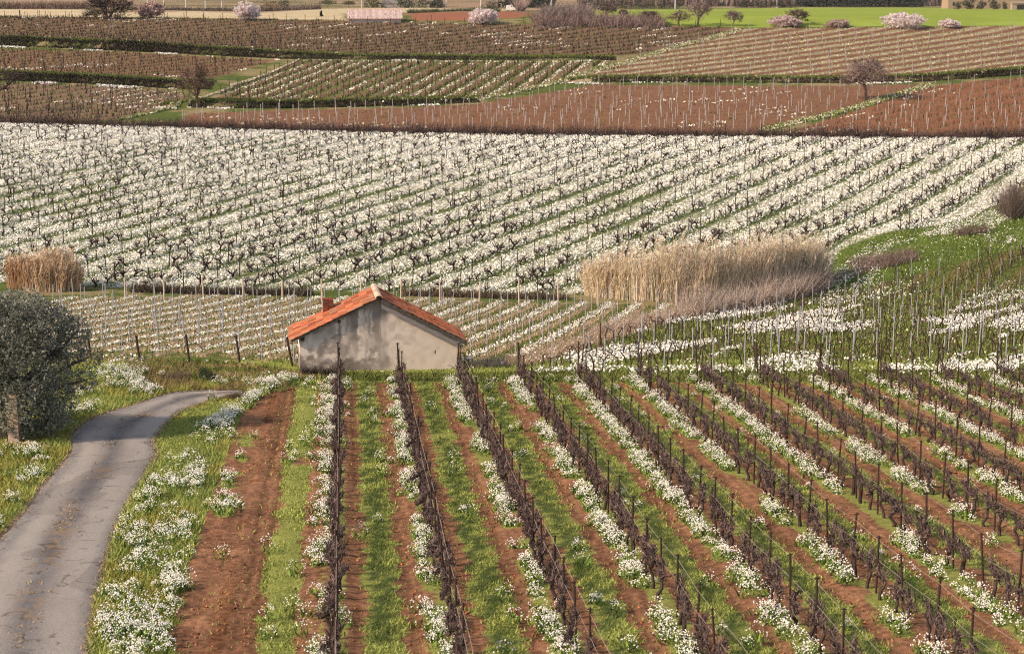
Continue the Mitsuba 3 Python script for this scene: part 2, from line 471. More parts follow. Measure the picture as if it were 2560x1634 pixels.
def road_col(p, n, uv):
    n1, n2 = mikit.fbm(p.x * 1.3, p.y * .7, 2.), mikit.fbm(p.x * 22, p.y * 22, 5.)
    n3 = mikit.fbm(p.x * 3.5, p.y * 3.5, 8.)
    c = mikit.mix((.245, .225, .215), (.36, .335, .32), n1 * .6 + n2 * .4)
    mid = dr.exp(-dr.square((uv.x - .52 + (n1 - .5) * .06) / .12))
    c = mikit.mix(c, mikit.mix((.10, .098, .108), (.17, .165, .18), n2), dr.clip(mid * (.75 + .9 * (n1 - .3)), 0, .95))
    side = mikit.smoothstep(.26, .12, uv.x + (n1 - .5) * .12)
    c = mikit.mix(c, mikit.mix((.15, .145, .155), (.26, .25, .25), n2), side * .9)
    debris = mid * mikit.smoothstep(.52, .62, n3) * mikit.smoothstep(.42, .6, mikit.noise(p.x * .25, p.y * .45, 4.))
    c = mikit.mix(c, (.25, .18, .12), debris * .6)
    gr = mikit.noise(p.x * 55, p.y * 55, 3.)
    c = c * (.80 + .4 * gr)
    crack = mikit.smoothstep(.035, .0, dr.abs(mikit.fbm(p.x * 1.1, p.y * 1.1, 21.) - .5)) * mikit.smoothstep(.45, .6, n3)
    c = c * (1 - .45 * crack)
    patch = mikit.smoothstep(.57, .60, mikit.fbm(p.x * .55, p.y * .4, 31.))
    c = mikit.mix(c, c * .82, patch)
    rim = mikit.smoothstep(.10, .0, uv.x + (n3 - .5) * .12) + mikit.smoothstep(.93, 1.0, uv.x + (n3 - .5) * .1)
    return mikit.mix(c, (.27, .17, .10), dr.clip(rim, 0, 1) * .7)


scene['asphalt'] = {'type': 'diffuse', 'reflectance': mikit.proc(road_col)}
scene['road'] = mikit.ply((np.concatenate([P, zx[..., None]], -1).reshape(-1, 3), rf), 'asphalt', smooth=True, uv=uv)
labels['road'] = {'label': 'narrow worn grey lane with a darker middle curving away behind the flowery verge', 'kind': 'structure'}

# the sheets farther out: base colours of soil, grass, straw, per field
GRASS, LUSH, SOIL, RED, STRAWC = np.array([.085, .115, .035]), np.array([.085, .125, .03]), np.array([.19, .10, .065]), np.array([.27, .105, .055]), np.array([.36, .27, .17])


def rows_of(poly, p1, p2, spacing):
    """Row lines (start, end) in the plane, through a field along the direction of two picture points."""
    a, b = at(np.array([p1[0], p2[0]], float), np.array([p1[1], p2[1]], float))[:, :2]
    d = (b - a) / np.linalg.norm(b - a)
    nrm = np.array([-d[1], d[0]])
    c = np.array(poly.exterior.coords)
    s = c @ nrm
    out = []
    for o in np.arange(s.min() + spacing / 2, s.max(), spacing):
        t = c @ d
        line = LineString([nrm * o + d * (t.min() - 1), nrm * o + d * (t.max() + 1)]).intersection(poly)
        for g_ in getattr(line, 'geoms', [line]):
            if g_.length > .5:
                out.append(np.array(g_.coords))
    return out, d, nrm


def row_wave(x, y, nrm, spacing, s0):
    return .5 + .5 * np.cos(2 * np.pi * ((x * nrm[0] + y * nrm[1] - s0) / spacing))


FIELDS = {}                                       # name -> (polygon, row spacing, direction points)
FIELDS['white'] = (WHITE, 3.5, (300, 600), (900, 434))
FIELDS['midl'] = (MIDL, 1.95, (320, 850), (700, 768))
FIELDS['midr'] = (MIDR, 2.15, (1600, 880), (2200, 760))
FIELDS['A'] = (FA, 4.0, (900, 118), (1200, 84))
FIELDS['B'] = (FB, 3.7, (50, 180), (400, 150))
FIELDS['C'] = (FC, 3.2, (60, 285), (400, 240))
FIELDS['D'] = (FD, 2.7, (1000, 250), (1180, 158))
FIELDS['E'] = (FE, 3.2, (1000, 318), (1500, 270))
FIELDS['F'] = (FF, 3.1, (2150, 318), (2500, 240))
FIELDS['G'] = (FG, 4.5, (1700, 180), (2300, 96))
ROWS = {k: rows_of(a, c, d, b) for k, (a, b, c, d) in FIELDS.items()}


def field_colour(x, y):
    n1, n2, n3 = nz(x, y, 6, 41), nz(x, y, 1.2, 42), nz(x, y, 25, 43)
    c = np.where((n1 * .6 + n2 * .4 > .47)[:, None], GRASS, STRAWC * .55 + GRASS * .45) * (.8 + .4 * n2[:, None])

    def put(poly, col, w=None):
        nonlocal c
        m = inside(poly, x, y)
        if not m.any():
            return
        k = np.broadcast_to(np.asarray(col, float) if np.ndim(col) else col, (len(x), 3))
        ww = m.astype(float)[:, None] * (1 if w is None else w[:, None])
        c = c * (1 - ww) + k * ww

    def soilmix(soil, grass, name, amount, thr=.5):
        _, d, nrm = ROWS[name]
        w = row_wave(x, y, nrm, FIELDS[name][1], nrm @ ROWS[name][0][0][0])
        gm = sstep(thr - .12, thr + .12, .75 * w + .25 * n2 + .35 * (n1 - .5)) * amount
        return (soil * (.75 + .5 * n2[:, None])) * (1 - gm[:, None]) + grass * gm[:, None]

    put(MIDL, soilmix(STRAWC * .9, GRASS * 1.3, 'midl', .85, .50))
    put(MIDR, soilmix(SOIL * .5 + GRASS * .5, GRASS, 'midr', .8, .4))
    put(STRAW, STRAWC)
    put(WHITE, soilmix(np.array([.38, .39, .29]), GRASS * 1.0, 'white', .9, .60))
    put(RBANK, LUSH * (.7 + .6 * n2[:, None]))
    put(FA, soilmix(np.array([.165, .10, .078]), GRASS * 1.0, 'A', .5, .56))
    put(FB, soilmix(np.array([.19, .105, .078]), GRASS * 1.1, 'B', .55, .6))
    put(FC, soilmix(np.array([.20, .125, .10]), GRASS * 1.2, 'C', .6, .55))
    put(FD, soilmix(np.array([.20, .12, .088]), GRASS * 1.3, 'D', .9, .45))
    put(FE, soilmix(np.array([.185, .098, .070]), np.array([.20, .13, .06]), 'E', .5, .6))
    put(FF, soilmix(np.array([.215, .102, .064]), np.array([.22, .14, .07]), 'F', .55, .62))
    put(FG, soilmix(np.array([.17, .088, .06]), np.array([.31, .275, .175]), 'G', 1., .5))
    put(TOPGREEN, np.array([.23, .30, .06]) * (.75 + .5 * n1[:, None]))
    put(TOPBROWN, np.array([.27, .12, .08]))
    put(TOPPALE, np.array([.47, .40, .27]) * (.8 + .4 * n1[:, None]))
    return c


for name, (x0, x1, y0, y1, dx, dy), lab in (
        ('valley_ground', (-46, 50, 74.5, 136, .32, .32), 'grassy valley floor behind the hut under the steel-staked vineyard'),
        ('meadow_ground', (-80, 84, 135, 222, .5, .4), 'gently rising field of white wildflowers among old bush vines'),
        ('farmland_ground', (-150, 160, 221, 425, 1.1, .8), 'patchwork of brown and red vineyard plots beyond the white flowery field')):
    x, y, f = grid(x0, x1, y0, y1, dx, dy)
    z = height(x, y) + (nz(x, y, 1.6, 3) - .5) * .12
    scene[name] = ply((np.stack([x, y, z], 1), f, field_colour(x, y)), 'field', smooth=True)
    labels[name] = {'label': lab, 'kind': 'structure'}
# plain to the horizon, and the ground on both sides and behind the viewer
x, y, f = grid(-1600, 1600, 415, 9000, 14, .014, grow=True)
sc = np.clip(y / 1500, .27, 4)
x = x * sc
z = height(x, y) - .1
n1, n2 = nz(x, y, 60, 51), nz(x / 3, y, 22, 52)
c = np.where((n1 > .5)[:, None], np.array([.30, .21, .15]), np.array([.13, .13, .06])) * (.7 + .6 * n2[:, None])
for poly, col in ((TOPGREEN, (.23, .30, .06)), (TOPBROWN, (.27, .12, .08)), (TOPPALE, (.47, .40, .27))):
    m = inside(poly, x, y)
    c = np.where(m[:, None], np.array(col) * (.75 + .5 * n2[:, None]), c)
scene['plain_ground'] = ply((np.stack([x, y, z], 1), f, c), 'field', smooth=True)
labels['plain_ground'] = {'label': 'hazy flat plain stretching away behind the last vineyards', 'kind': 'structure'}
x, y, f = grid(-700, 700, -300, 1200, 12, 12)
z = height(x, y) - 1.2 - .02 * np.abs(y - 60) * 0
inner = (np.abs(x) < 22) & (y < 70) & (y > 20)
c = np.where((nz(x, y, 60, 55) > .5)[:, None], GRASS, SOIL)
f = f[~((np.abs(x[f].mean(1)) < .37 * y[f].mean(1) - 4) & (y[f].mean(1) > 40))]
scene['outlying_ground'] = ply((np.stack([x, y, z], 1), f, c), 'field', smooth=True)
labels['outlying_ground'] = {'label': 'grassy hillside and fields around and behind the viewpoint', 'kind': 'structure'}

# ------------------------------------------------------------------ the hut
HB = from_depth(751, 928, .0905 * (928 - 286))
h0 = A(751, 930); h1 = A(1140, 936)
DEP = np.array([-0.157, 1, 0]) / math.hypot(.157, 1)                 # into the hut
WID = np.array([DEP[1], -DEP[0], 0])                                # along the gable wall
s0 = scale_at(h0)
UP = np.array([0, 0, 1.])
WW = 389 / s0 / float(WID[0])
o = np.array([h0[0], h0[1], h0[2] - .0])
k = 1.02 / s0
pl = {n: (dx * k / 1.02 / WID[0], dz * k) for n, (dx, dz) in {'lb': (0, 0), 'le': (0, 88), 'ap': (196, 177), 're': (389, 73), 'rb': (389, 0)}.items()}
DEPTH = 2.5


def hp(u, w, z):
    """A point of the hut: u along the gable, w into the hut, z above the sill."""
    return o + WID * u + DEP * w + UP * z


hut = 'farm_hut'
tag(hut, 'small rendered stone hut with a low orange tiled gable roof', 'hut')


def plaster(p, n, uv):
    u = (p.x - o[0]) * WID[0] + (p.y - o[1]) * WID[1]
    z = p.z - o[2]
    n1, n2, n3 = mikit.fbm(u * 1.1, z * 1.1, 3.), mikit.fbm(u * 4.5, z * 4.5, 8., octaves=4), mikit.fbm(u * 18, z * 18, 1.)
    c = mikit.mix((.62, .52, .475), (.82, .72, .66), dr.clip(n1 * .9 + n2 * .5 - .2, 0, 1))
    c = mikit.mix(c, (.84, .75, .69), mikit.smoothstep(.52, .66, n2) * .7)
    c = mikit.mix(c, (.44, .37, .33), mikit.smoothstep(.47, .34, n2) * .45)
    warm = mikit.smoothstep(3.2, 5.5, u + (n1 - .5) * 2)
    c = mikit.mix(c, (.78, .66, .57), warm * .6)
    streak = mikit.fbm(u * 4.2 + (n2 - .5) * .8, z * .55, 2., octaves=4)
    band = mikit.smoothstep(1.6, 2.3, u + (n1 - .5)) * mikit.smoothstep(3.95, 3.5, u + (n1 - .5) * .5)
    top = mikit.smoothstep(.2, 2.6, z + (n2 - .5) * 1.6)
    c = mikit.mix(c, (.17, .145, .138), dr.clip(band * mikit.smoothstep(.28, .66, streak) * (.30 + .70 * top), 0, .78))
    pipe = dr.exp(-dr.square((u - 1.72 + (n3 - .5) * .1) / .075)) * mikit.smoothstep(2.3, 2.1, z) * mikit.smoothstep(.2, 1.6, z)
    c = mikit.mix(c, (.12, .105, .10), pipe * .75)
    left = mikit.smoothstep(1.2, .9, dr.abs(u - 1.0)) * mikit.smoothstep(1.15, 1.7, z + (n2 - .5) * .5)
    c = mikit.mix(c, (.18, .16, .15), left * .45 * mikit.smoothstep(.3, .55, streak))
    low = mikit.smoothstep(.85, .15, z + (n2 - .5) * 1.1 + (n1 - .5) * .7) * mikit.smoothstep(4.6, 2.2, u + (n1 - .5))
    c = mikit.mix(c, (.13, .11, .105), low * .75)
    blot = mikit.smoothstep(.55, .66, mikit.fbm(u * 1.6, z * 2.2, 11., octaves=4)) * mikit.smoothstep(4.8, 3.6, u)
    return mikit.mix(c, (.20, .175, .165), blot * .55)


scene['plaster'] = {'type': 'diffuse', 'reflectance': mikit.proc(plaster)}


# walls, as one solid shell each
WT = .28
poly2 = [pl['lb'], pl['rb'], pl['re'], pl['ap'], pl['le']]


def slab(pts, w0, w1, col, down=.5):
    """A prism: the outline pts (u, z) from depth w0 to w1."""
    n = len(pts)
    v = np.array([hp(a, w0, b) for a, b in pts] + [hp(a, w1, b) for a, b in pts])
    f = []
    for i in range(1, n - 1):
        f += [[0, i, i + 1], [n, n + i + 1, n + i]]
    for i in range(n):
        j2 = (i + 1) % n
        f += [[i, n + i, n + j2], [i, n + j2, j2]]
    return v, np.array(f), np.broadcast_to(np.asarray(col, float), v.shape)


low = -.5
part(hut, 'gable_wall', slab([(0, low), (pl['rb'][0], low), pl['re'], pl['ap'], pl['le']], 0, WT, (.5, .45, .4)), 'plaster', label='grey streaked gable wall with damp stains')
part(hut, 'gable_wall', slab([(0, low), (pl['rb'][0], low), pl['re'], pl['ap'], pl['le']], DEPTH - WT, DEPTH, (.5, .45, .4)), 'plaster')
part(hut, 'side_wall', slab([(0, low), (WT, low), (WT, pl['le'][1] + .1), pl['le']], WT + .002, DEPTH - WT - .002, (.5, .45, .4)), 'plaster')
part(hut, 'side_wall', slab([(pl['rb'][0] - WT, low), (pl['rb'][0], low), pl['re'], (pl['rb'][0] - WT, pl['re'][1] + .1)], WT + .002, DEPTH - WT - .002, (.5, .45, .4)), 'plaster')
# roof
ap = np.array(pl['ap'])
dl = (np.array(pl['le']) - ap); dl /= np.linalg.norm(dl)
drr = (np.array(pl['re']) - ap); drr /= np.linalg.norm(drr)
LL, LR = (pl['ap'][0] + .36) / -dl[0], (pl['re'][0] - ap[0] + .45) / drr[0]
FRONT = -.22
roof = part(hut, 'roof', J([slab([tuple(ap + [0, .01]), tuple(ap + drr * LR + [0, .01]), tuple(ap + drr * LR + [0, .06]), tuple(ap + [0, .06])], FRONT + .06, DEPTH + .2, (.12, .09, .07)),
                            slab([tuple(ap + dl * LL + [0, .01]), tuple(ap + [0, .01]), tuple(ap + [0, .06]), tuple(ap + dl * LL + [0, .06])], FRONT + .06, DEPTH + .2, (.12, .09, .07))]))


def roof_tile(w, l, amp):
    """A pan tile, x across the slope's fall (width w), y down the slope (length l): a rolled edge and a shallow pan."""
    xs = np.array([0, .12, .26, .40, .70, 1.0])
    zs = np.array([.25, 1, .8, .15, .0, .25]) * amp
    v = []
    for t, zz in ((0, .0), (1, .018)):
        for q_, z_ in zip(xs, zs):
            v.append([q_ * w, t * l, z_ + zz])
        for q_, z_ in zip(xs, zs):
            v.append([q_ * w, t * l, z_ + zz - .022])
    n = len(xs)
    f = []
    for i in range(n - 1):
        f += [[i, i + 1, 2 * n + i + 1], [i, 2 * n + i + 1, 2 * n + i]]
        f += [[n + i, 3 * n + i + 1, n + i + 1], [n + i, 3 * n + i, 3 * n + i + 1]]
        f += [[2 * n + i, 2 * n + i + 1, 3 * n + i + 1], [2 * n + i, 3 * n + i + 1, 3 * n + i]]
    f += [[0, 2 * n, 3 * n], [0, 3 * n, n], [n - 1, 2 * n - 1, 4 * n - 1], [n - 1, 4 * n - 1, 3 * n - 1]]
    return np.array(v, float), np.array(f)


tw, tl = .30, .36
trng = np.random.default_rng(5)
for side, dvec, L in ((0, dl, LL), (1, drr, LR)):
    down = WID * dvec[0] + UP * dvec[1]
    nrm = np.cross(down, DEP); nrm *= np.sign(nrm[2])
    rows_n = int((DEPTH + .2 - FRONT) / tw) + 1
    cols_n = int(L / tl) + 1
    for r in range(rows_n):
        for cc in range(cols_n):
            w = min(tw, DEPTH + .24 - FRONT - r * tw - (.13 if side else 0))
            l = min(tl, L - cc * tl + .03) * (1 if r else .93)
            if w < .1 or l < .1:
                continue
            v, f = roof_tile(w * .985, l + .03, .045)
            jx, jz, ja = trng.normal(0, .014), trng.normal(0, .007) + (.02 if r == 0 else 0), trng.normal(0, .03)
            base = hp(ap[0], FRONT + (.13 if side else 0) + r * tw, ap[1]) + down * (cc * tl + jx) + nrm * (.066 + jz)
            v = base + v[:, :1] * DEP + v[:, 1:2] * (down + DEP * ja) + v[:, 2:] * nrm
            if side == 1:
                f = f[:, ::-1]
            tone = np.array([.44, .155, .088]) * trng.uniform(.62, 1.3) * (1 + trng.normal(0, .05, 3))
            if trng.random() < .2: tone = tone * .5 + np.array([.30, .24, .17]) * .5
            part(roof, 'tile', (v, f, np.broadcast_to(np.clip(tone, 0, .9), v.shape)))
for r in range(8):
    a, b = FRONT - .06 + r * .37, FRONT - .06 + r * .37 + .42
    if a > DEPTH + .1: break
    g_ = np.linspace(0, np.pi, 7)
    v = np.array([hp(ap[0] + rr * math.cos(t) * (1 + .12 * e), w, ap[1] + .075 + rr * math.sin(t) * .8 + .012 * e) for e, w in ((0, b), (1, a)) for rr in (.145, .12) for t in g_])
    n = 7
    f = []
    for i in range(n - 1):
        f += [[i, i + 1, 2 * n + i + 1], [i, 2 * n + i + 1, 2 * n + i], [n + i, 3 * n + i + 1, n + i + 1], [n + i, 3 * n + i, 3 * n + i + 1],
              [2 * n + i, 2 * n + i + 1, 3 * n + i + 1], [2 * n + i, 3 * n + i + 1, 3 * n + i]]
    part(roof, 'ridge_tile', (v, np.array(f), np.tile(np.array([.62, .47, .38]) * (1 + trng.normal(0, .08)), (len(v), 1))), label='pale weathered ridge tile' if r == 0 else None)


def along(dvec, t0, t1, lo, hi, w0, w1, col, noise_=0):
    """A board under a roof slope."""
    n = 14
    a = [tuple(ap + dvec * t + [0, lo + noise_ * trng.uniform(-1, 1)]) for t in np.linspace(t0, t1, n)]
    b = [tuple(ap + dvec * t + [0, hi]) for t in np.linspace(t1, t0, n)]
    return slab(a + b if dvec[0] > 0 else b[::-1][::-1] + a, w0, w1, col)


def strip(dvec, t0, t1, lo, hi, w0, w1, col, rough=0.0, n=26):
    ms = []
    ts = np.linspace(t0, t1, n)
    jl, jh = trng.uniform(-1, 1, n) * rough, trng.uniform(-1, 1, n) * rough
    p = lambda t, zz, w: hp(*(ap + dvec * t)[:1], w, (ap + dvec * t)[1] + zz)
    v = np.array([[p(t, lo + jl[i], w0), p(t, hi + jh[i], w0), p(t, hi + jh[i], w1), p(t, lo + jl[i], w1)] for i, t in enumerate(ts)]).reshape(-1, 3)
    f = []
    for i in range(n - 1):
        for k_ in range(4):
            a, b = i * 4 + k_, i * 4 + (k_ + 1) % 4
            f += [[a, b, b + 4], [a, b + 4, a + 4]]
    f += [[0, 2, 1], [0, 3, 2], [4 * n - 4, 4 * n - 3, 4 * n - 2], [4 * n - 4, 4 * n - 2, 4 * n - 1]]
    return v, np.array(f), np.clip(np.array(col) * (1 + trng.normal(0, .10 if rough else .05, (len(v), 1))), .01, 1)


part(hut, 'barge_board', strip(drr, .12, LR - .28, -.33, -.10, FRONT + .02, FRONT + .06, (.27, .245, .255)), label='weathered grey barge board')
part(roof, 'mortar_edge', strip(drr, .1, LR - .02, -.10, .085, FRONT - .03, FRONT + .17, (.105, .092, .078), .035, 60))
part(roof, 'mortar_edge', strip(dl, .1, LL - .05, -.03, .03, FRONT + .05, FRONT + .2, (.16, .13, .11), .02, 40))
for (u_, z_), r_ in (((1.715, 2.2), .05), ((5.05, 2.13), .05), ((.13, 1.49), .075)):
    part(hut, 'beam_end', frame_box(hp(u_ - r_, -.14, z_ - r_ * 1.1), WID * 2 * r_, DEP * .16, UP * 2.2 * r_ , (.045, .04, .038)))
part(hut, 'vent_slot', frame_box(hp(5.83, -.012, .62), WID * .04, DEP * .02, UP * .14, (.02, .02, .02)))
# broken brick chimney at the back edge of the roof
ch = f'{hut}__chimney'
labels[ch] = {'label': 'broken brick chimney stub'}
cx0, cz0 = (798.6 - 751) * k / WID[0] + .28, 0
bw, bh = .235, .078
cbase = (ap + dl * ((ap[0] - cx0) / -dl[0]))[1] - .15
for lvl in range(11):
    ncol = 4 if lvl < 6 else 2
    for i in range(ncol if lvl != 9 else 2):
        for j_ in range(2):
            if lvl >= 11 and trng.random() < .4: continue
            u_ = cx0 + i * bw + (.5 * bw if lvl % 2 and False else 0) + trng.normal(0, .006)
            v_, f_, c_ = frame_box(hp(u_, DEPTH - .42 + j_ * .24, cbase + lvl * bh), WID * (bw - .012), DEP * .225, UP * (bh - .011), np.array([.25, .085, .06]) * trng.uniform(.55, 1.25) if trng.random() < .8 else (.16, .11, .09))
            part(ch, 'brick', (v_, f_, c_))

# ------------------------------------------------------------------ trellised vineyard below the camera
BARK = np.array([.062, .046, .042])
CANE = np.array([.118, .086, .082])


def trellis_vine(seed, cane_n=105):
    r = np.random.default_rng(seed)
    hh = r.uniform(.54, .64)
    p = np.array([[0, 0, -.06], [r.normal(0, .03), r.normal(0, .03), .14], [r.normal(0, .05), r.normal(0, .05), .30], [r.normal(0, .05), r.normal(0, .05), .45], [r.normal(0, .03), r.normal(0, .03), hh]])
    t = [tube(p, np.array([.062, .05, .046, .05, .060]) * r.uniform(.85, 1.15), BARK * r.uniform(.8, 1.2), 6)]
    parts = {'trunk': J(t)}
    arms, knots = [], []
    for sg in (-1, 1):
        L = r.uniform(.46, .60)
        a = [p[-1]] + [p[-1] + np.array([r.normal(0, .035), sg * L * q_, r.normal(.03, .03)]) for q_ in (.3, .6, 1.0)]
        arms.append(tube(a, [.055, .047, .045, .032], BARK * r.uniform(.9, 1.3), 5))
        knots += [a[1], a[2], a[3], (a[1] + a[2]) / 2, (a[2] + a[3]) / 2, a[3], a[2]]
    parts['arms'] = J(arms)
    kn = np.array(knots + [p[-1]])
    b = kn[r.integers(0, len(kn), cane_n)] + r.normal(0, .05, (cane_n, 3)) + [0, 0, .03]
    d = r.normal(size=(cane_n, 3)) * np.array([.38, .8, .5]) + np.array([0, 0, .45])
    d /= np.linalg.norm(d, axis=1, keepdims=True)
    L = r.uniform(.08, .27, (cane_n, 1))
    m = b + d * L * .55 + r.normal(0, .02, (cane_n, 3))
    e = m + (d + r.normal(0, .5, (cane_n, 3))) * L * .5
    cc = np.clip(CANE * (1 + r.normal(0, .45, (cane_n, 1))), .02, .5)
    parts['canes'] = J([sticks(b, m, .013, cc, .010), blades_between(m, e, .018, cc)])
    return parts


VINES = [source(f'trellis_vine_model_{chr(97 + i)}', trellis_vine(100 + i)) for i in range(8)]
post_m = lambda h_, r_, col, cap=True: J([tube([[0, 0, -.1], [0, 0, h_ * .5], [0, 0, h_]], r_, col, 6)] + ([tube([[-.07, 0, h_ - .03], [.07, 0, h_ - .03]], .012, col, 4), tube([[-.06, 0, h_ * .62], [.06, 0, h_ * .62]], .010, col, 4)] if cap else []))
RUST = np.array([.055, .038, .034])
source('vineyard_post_model', {'post': post_m(1.50, .026, RUST)})
ORD = 'first second third fourth fifth sixth seventh eighth ninth tenth eleventh twelfth thirteenth fourteenth'.split()
YEND = A(900, 958)[1]
for kx in range(0, 13):
    yy = YEND - .4
    lim = 21.5
    n_i = 0
    rowname = f'{ORD[kx]} trellis row from the lane'
    tops = []
    while yy > lim:
        xx = -RS * yy + Q0 + kx * QP
        p = np.array([xx, yy, float(height(xx, yy))])
        s_ = scale_at(p)
        pxx = CX + xx * s_
        if pxx > 2640:
            break
        zc = yy * CP + (CAM[2] - p[2]) * SP
        vis = pxx < 2600 and (CY + F * (-(p[2] + .8 - CAM[2]) * CP - yy * SP) / zc) < 1650
        if vis and rng.random() < .965:
            jx = rng.normal(0, .05)
            copy('trellis_vine', VINES[rng.integers(8)], p + [jx, 0, .03], -math.atan(-RS) * -1 + rng.normal(0, .08) + (math.pi if rng.random() < .5 else 0), (1, 1, rng.uniform(.9, 1.12)), (rng.normal(0, 3), rng.normal(0, 3)),
                 f'bare gnarled grapevine pruned short in the {rowname}', 'grapevine', f'vines of the {rowname}')
            labels[[k_ for k_ in (f'trellis_vine_{COUNT.get("trellis_vine", 0):03d}', 'trellis_vine') if k_ in scene][0] + '__canes'] = {'kind': 'stuff'}
        if n_i % 2 == 0:
            xp = -RS * (yy + .5) + Q0 + kx * QP + .05
            zt = float(height(xp, yy + .5))
            hsc = rng.uniform(.93, 1.08)
            if vis:
                copy('vineyard_post', 'vineyard_post_model', [xp, yy + .5, zt], rng.normal(0, .3), (1, 1, hsc), (rng.normal(0, 2), rng.normal(0, 2)),
                     f'thin dark rusty post standing in the {rowname}', 'post', f'posts of the {rowname}')
            tops.append([xp, yy + .5, zt + 1.40 * hsc])
        n_i += 1
        yy -= .96
    if len(tops) < 2:
        continue
    xp = -RS * (YEND + .35) + Q0 + kx * QP
    copy('vineyard_post', 'vineyard_post_model', [xp, YEND + .35, float(height(xp, YEND + .35))], 0, (1.25, 1.25, 1.12), (rng.normal(0, 2), rng.normal(0, 3)),
         f'stout dark end post closing the {rowname} beside the grass track', 'post', f'end posts of the {rowname}')
    tp = np.array(tops)
    w = J([sticks(tp[:-1] - [0, 0, dz], tp[1:] - [0, 0, dz], .0045, (.30, .26, .24)) for dz in (.03, .50)])
    add('trellis_wire', w, 'veg', f'thin slack wires strung along the {rowname}', 'wire')

# flowers, grass and clods of the near ground
FLOWER = np.array([.85, .835, .80])


def sample_near(n, x0, x1, y0, y1):
    return rng.uniform(x0, x1, n), rng.uniform(y0, y1, n)


def in_view(x, y, m=60):
    z = height(x, y)
    zc = y * CP + (CAM[2] - z) * SP
    pxx = CX + F * x / zc
    pyy = CY + F * ((CAM[2] - z) * CP - y * SP) / zc
    return (pxx > -m) & (pxx < W + m) & (pyy > -m) & (pyy < H + 3 * m)


X, Yy = sample_near(1500000, -20, 24, 27, 76)
ok = in_view(X, Yy)
X, Yy = X[ok], Yy[ok]
g, fl, tr, v_, lb_, cr_ = near_fields(X, Yy)
onroad = shapely.contains_xy(ROAD.buffer(-.10), X, Yy)
keep = (rng.random(len(X)) < np.clip(g, 0, 1) * .60 + .03) & ~onroad
X, Yy, g, vv, ll, cc_ = X[keep], Yy[keep], g[keep], v_[keep], lb_[keep], cr_[keep]
tone = nz(X, Yy, 1.6, 61)
tone2 = nz(X, Yy, .5, 62)
dry = nz(X, Yy, 2.7, 63)
GA, GB, GC = np.array([.37, .415, .125]), np.array([.20, .25, .075]), np.array([.36, .32, .09])
col = GA * tone[:, None] * 1.1 + GB * (1 - tone[:, None]) + .0
dm = (vv | ll) & (dry > .5)
col[dm] = col[dm] * .45 + GC * .55
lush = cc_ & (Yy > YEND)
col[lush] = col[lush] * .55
dl_ = cc_ & (X < -8.5) & (nz(X, Yy, 1.1, 64) > .45)
col[dl_] = np.array([.27, .22, .10])
hgt = np.where(vv | ll, rng.uniform(.06, .22, len(X)), rng.uniform(.03, .10, len(X))) * (.6 + .9 * tone2)
hgt = np.where(cc_, hgt * 1.3, hgt)
low_ = inside(wpoly([(370, 1160), (370, 1060), (440, 1010), (520, 990), (640, 975), (640, 992), (560, 1030), (500, 1075), (470, 1120), (420, 1165)]), X, Yy)
hgt = np.where(low_, hgt * .35, hgt)
pts = ground_pts(X, Yy, .0)
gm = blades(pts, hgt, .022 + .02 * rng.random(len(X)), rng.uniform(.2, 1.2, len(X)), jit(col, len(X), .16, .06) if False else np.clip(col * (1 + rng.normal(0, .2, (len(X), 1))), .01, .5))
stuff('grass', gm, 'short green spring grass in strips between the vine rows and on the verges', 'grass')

X, Yy = sample_near(160000, -20, 24, 27, YEND)
ok = in_view(X, Yy)
X, Yy = X[ok], Yy[ok]
g, fl, tr, v_, lb_, cr_ = near_fields(X, Yy)
keep = (g < .4) & (rng.random(len(X)) < .35 + .0 * g) & (tr < .5) & ~shapely.contains_xy(ROAD.buffer(.1), X, Yy)
X, Yy = X[keep], Yy[keep]
p = ground_pts(X, Yy, .02)
n = len(p)
sz = rng.gamma(2., .009, n) + .006
stuff('soil_clods', heads(p, np.minimum(sz, .06), jit((.29, .125, .068), n, .3, .06)), 'small reddish clods and stones on the tilled soil', 'clods')


def flower_plants(P, hgt, rad, nh, nl, hr, white=FLOWER, green=(.15, .22, .055)):
    """Wild rocket in flower: leaves from the foot, stems, and heads over a dome."""
    n = len(P)
    hgt, rad = np.broadcast_to(hgt, (n,)), np.broadcast_to(rad, (n,))
    k = np.repeat(np.arange(n), nh)
    a, r = rng.uniform(0, 2 * np.pi, len(k)), np.sqrt(rng.random(len(k)))
    off = np.stack([np.cos(a) * r * rad[k], np.sin(a) * r * rad[k], hgt[k] * (1.0 - .55 * r ** 2 + rng.normal(0, .10, len(k)))], 1)
    hp_ = P[k] + off
    parts = [heads(hp_, hr * rng.uniform(.6, 1.35, len(k)), np.clip(white * (1 + rng.normal(0, .06, (len(k), 1))), .3, .86))]
    k2 = np.repeat(np.arange(n), nl)
    a, r = rng.uniform(0, 2 * np.pi, len(k2)), np.sqrt(rng.random(len(k2)))
    b = P[k2] + np.stack([np.cos(a) * r * rad[k2] * .9, np.sin(a) * r * rad[k2] * .9, hgt[k2] * rng.uniform(-.05, .5, len(k2)) * (1 - .5 * r)], 1)
    parts.append(blades(b, hgt[k2] * rng.uniform(.22, .55, len(k2)), .03 + .04 * rng.random(len(k2)), rng.uniform(.2, 1.0, len(k2)), jit(green, len(k2), .3, .10)))
    return parts


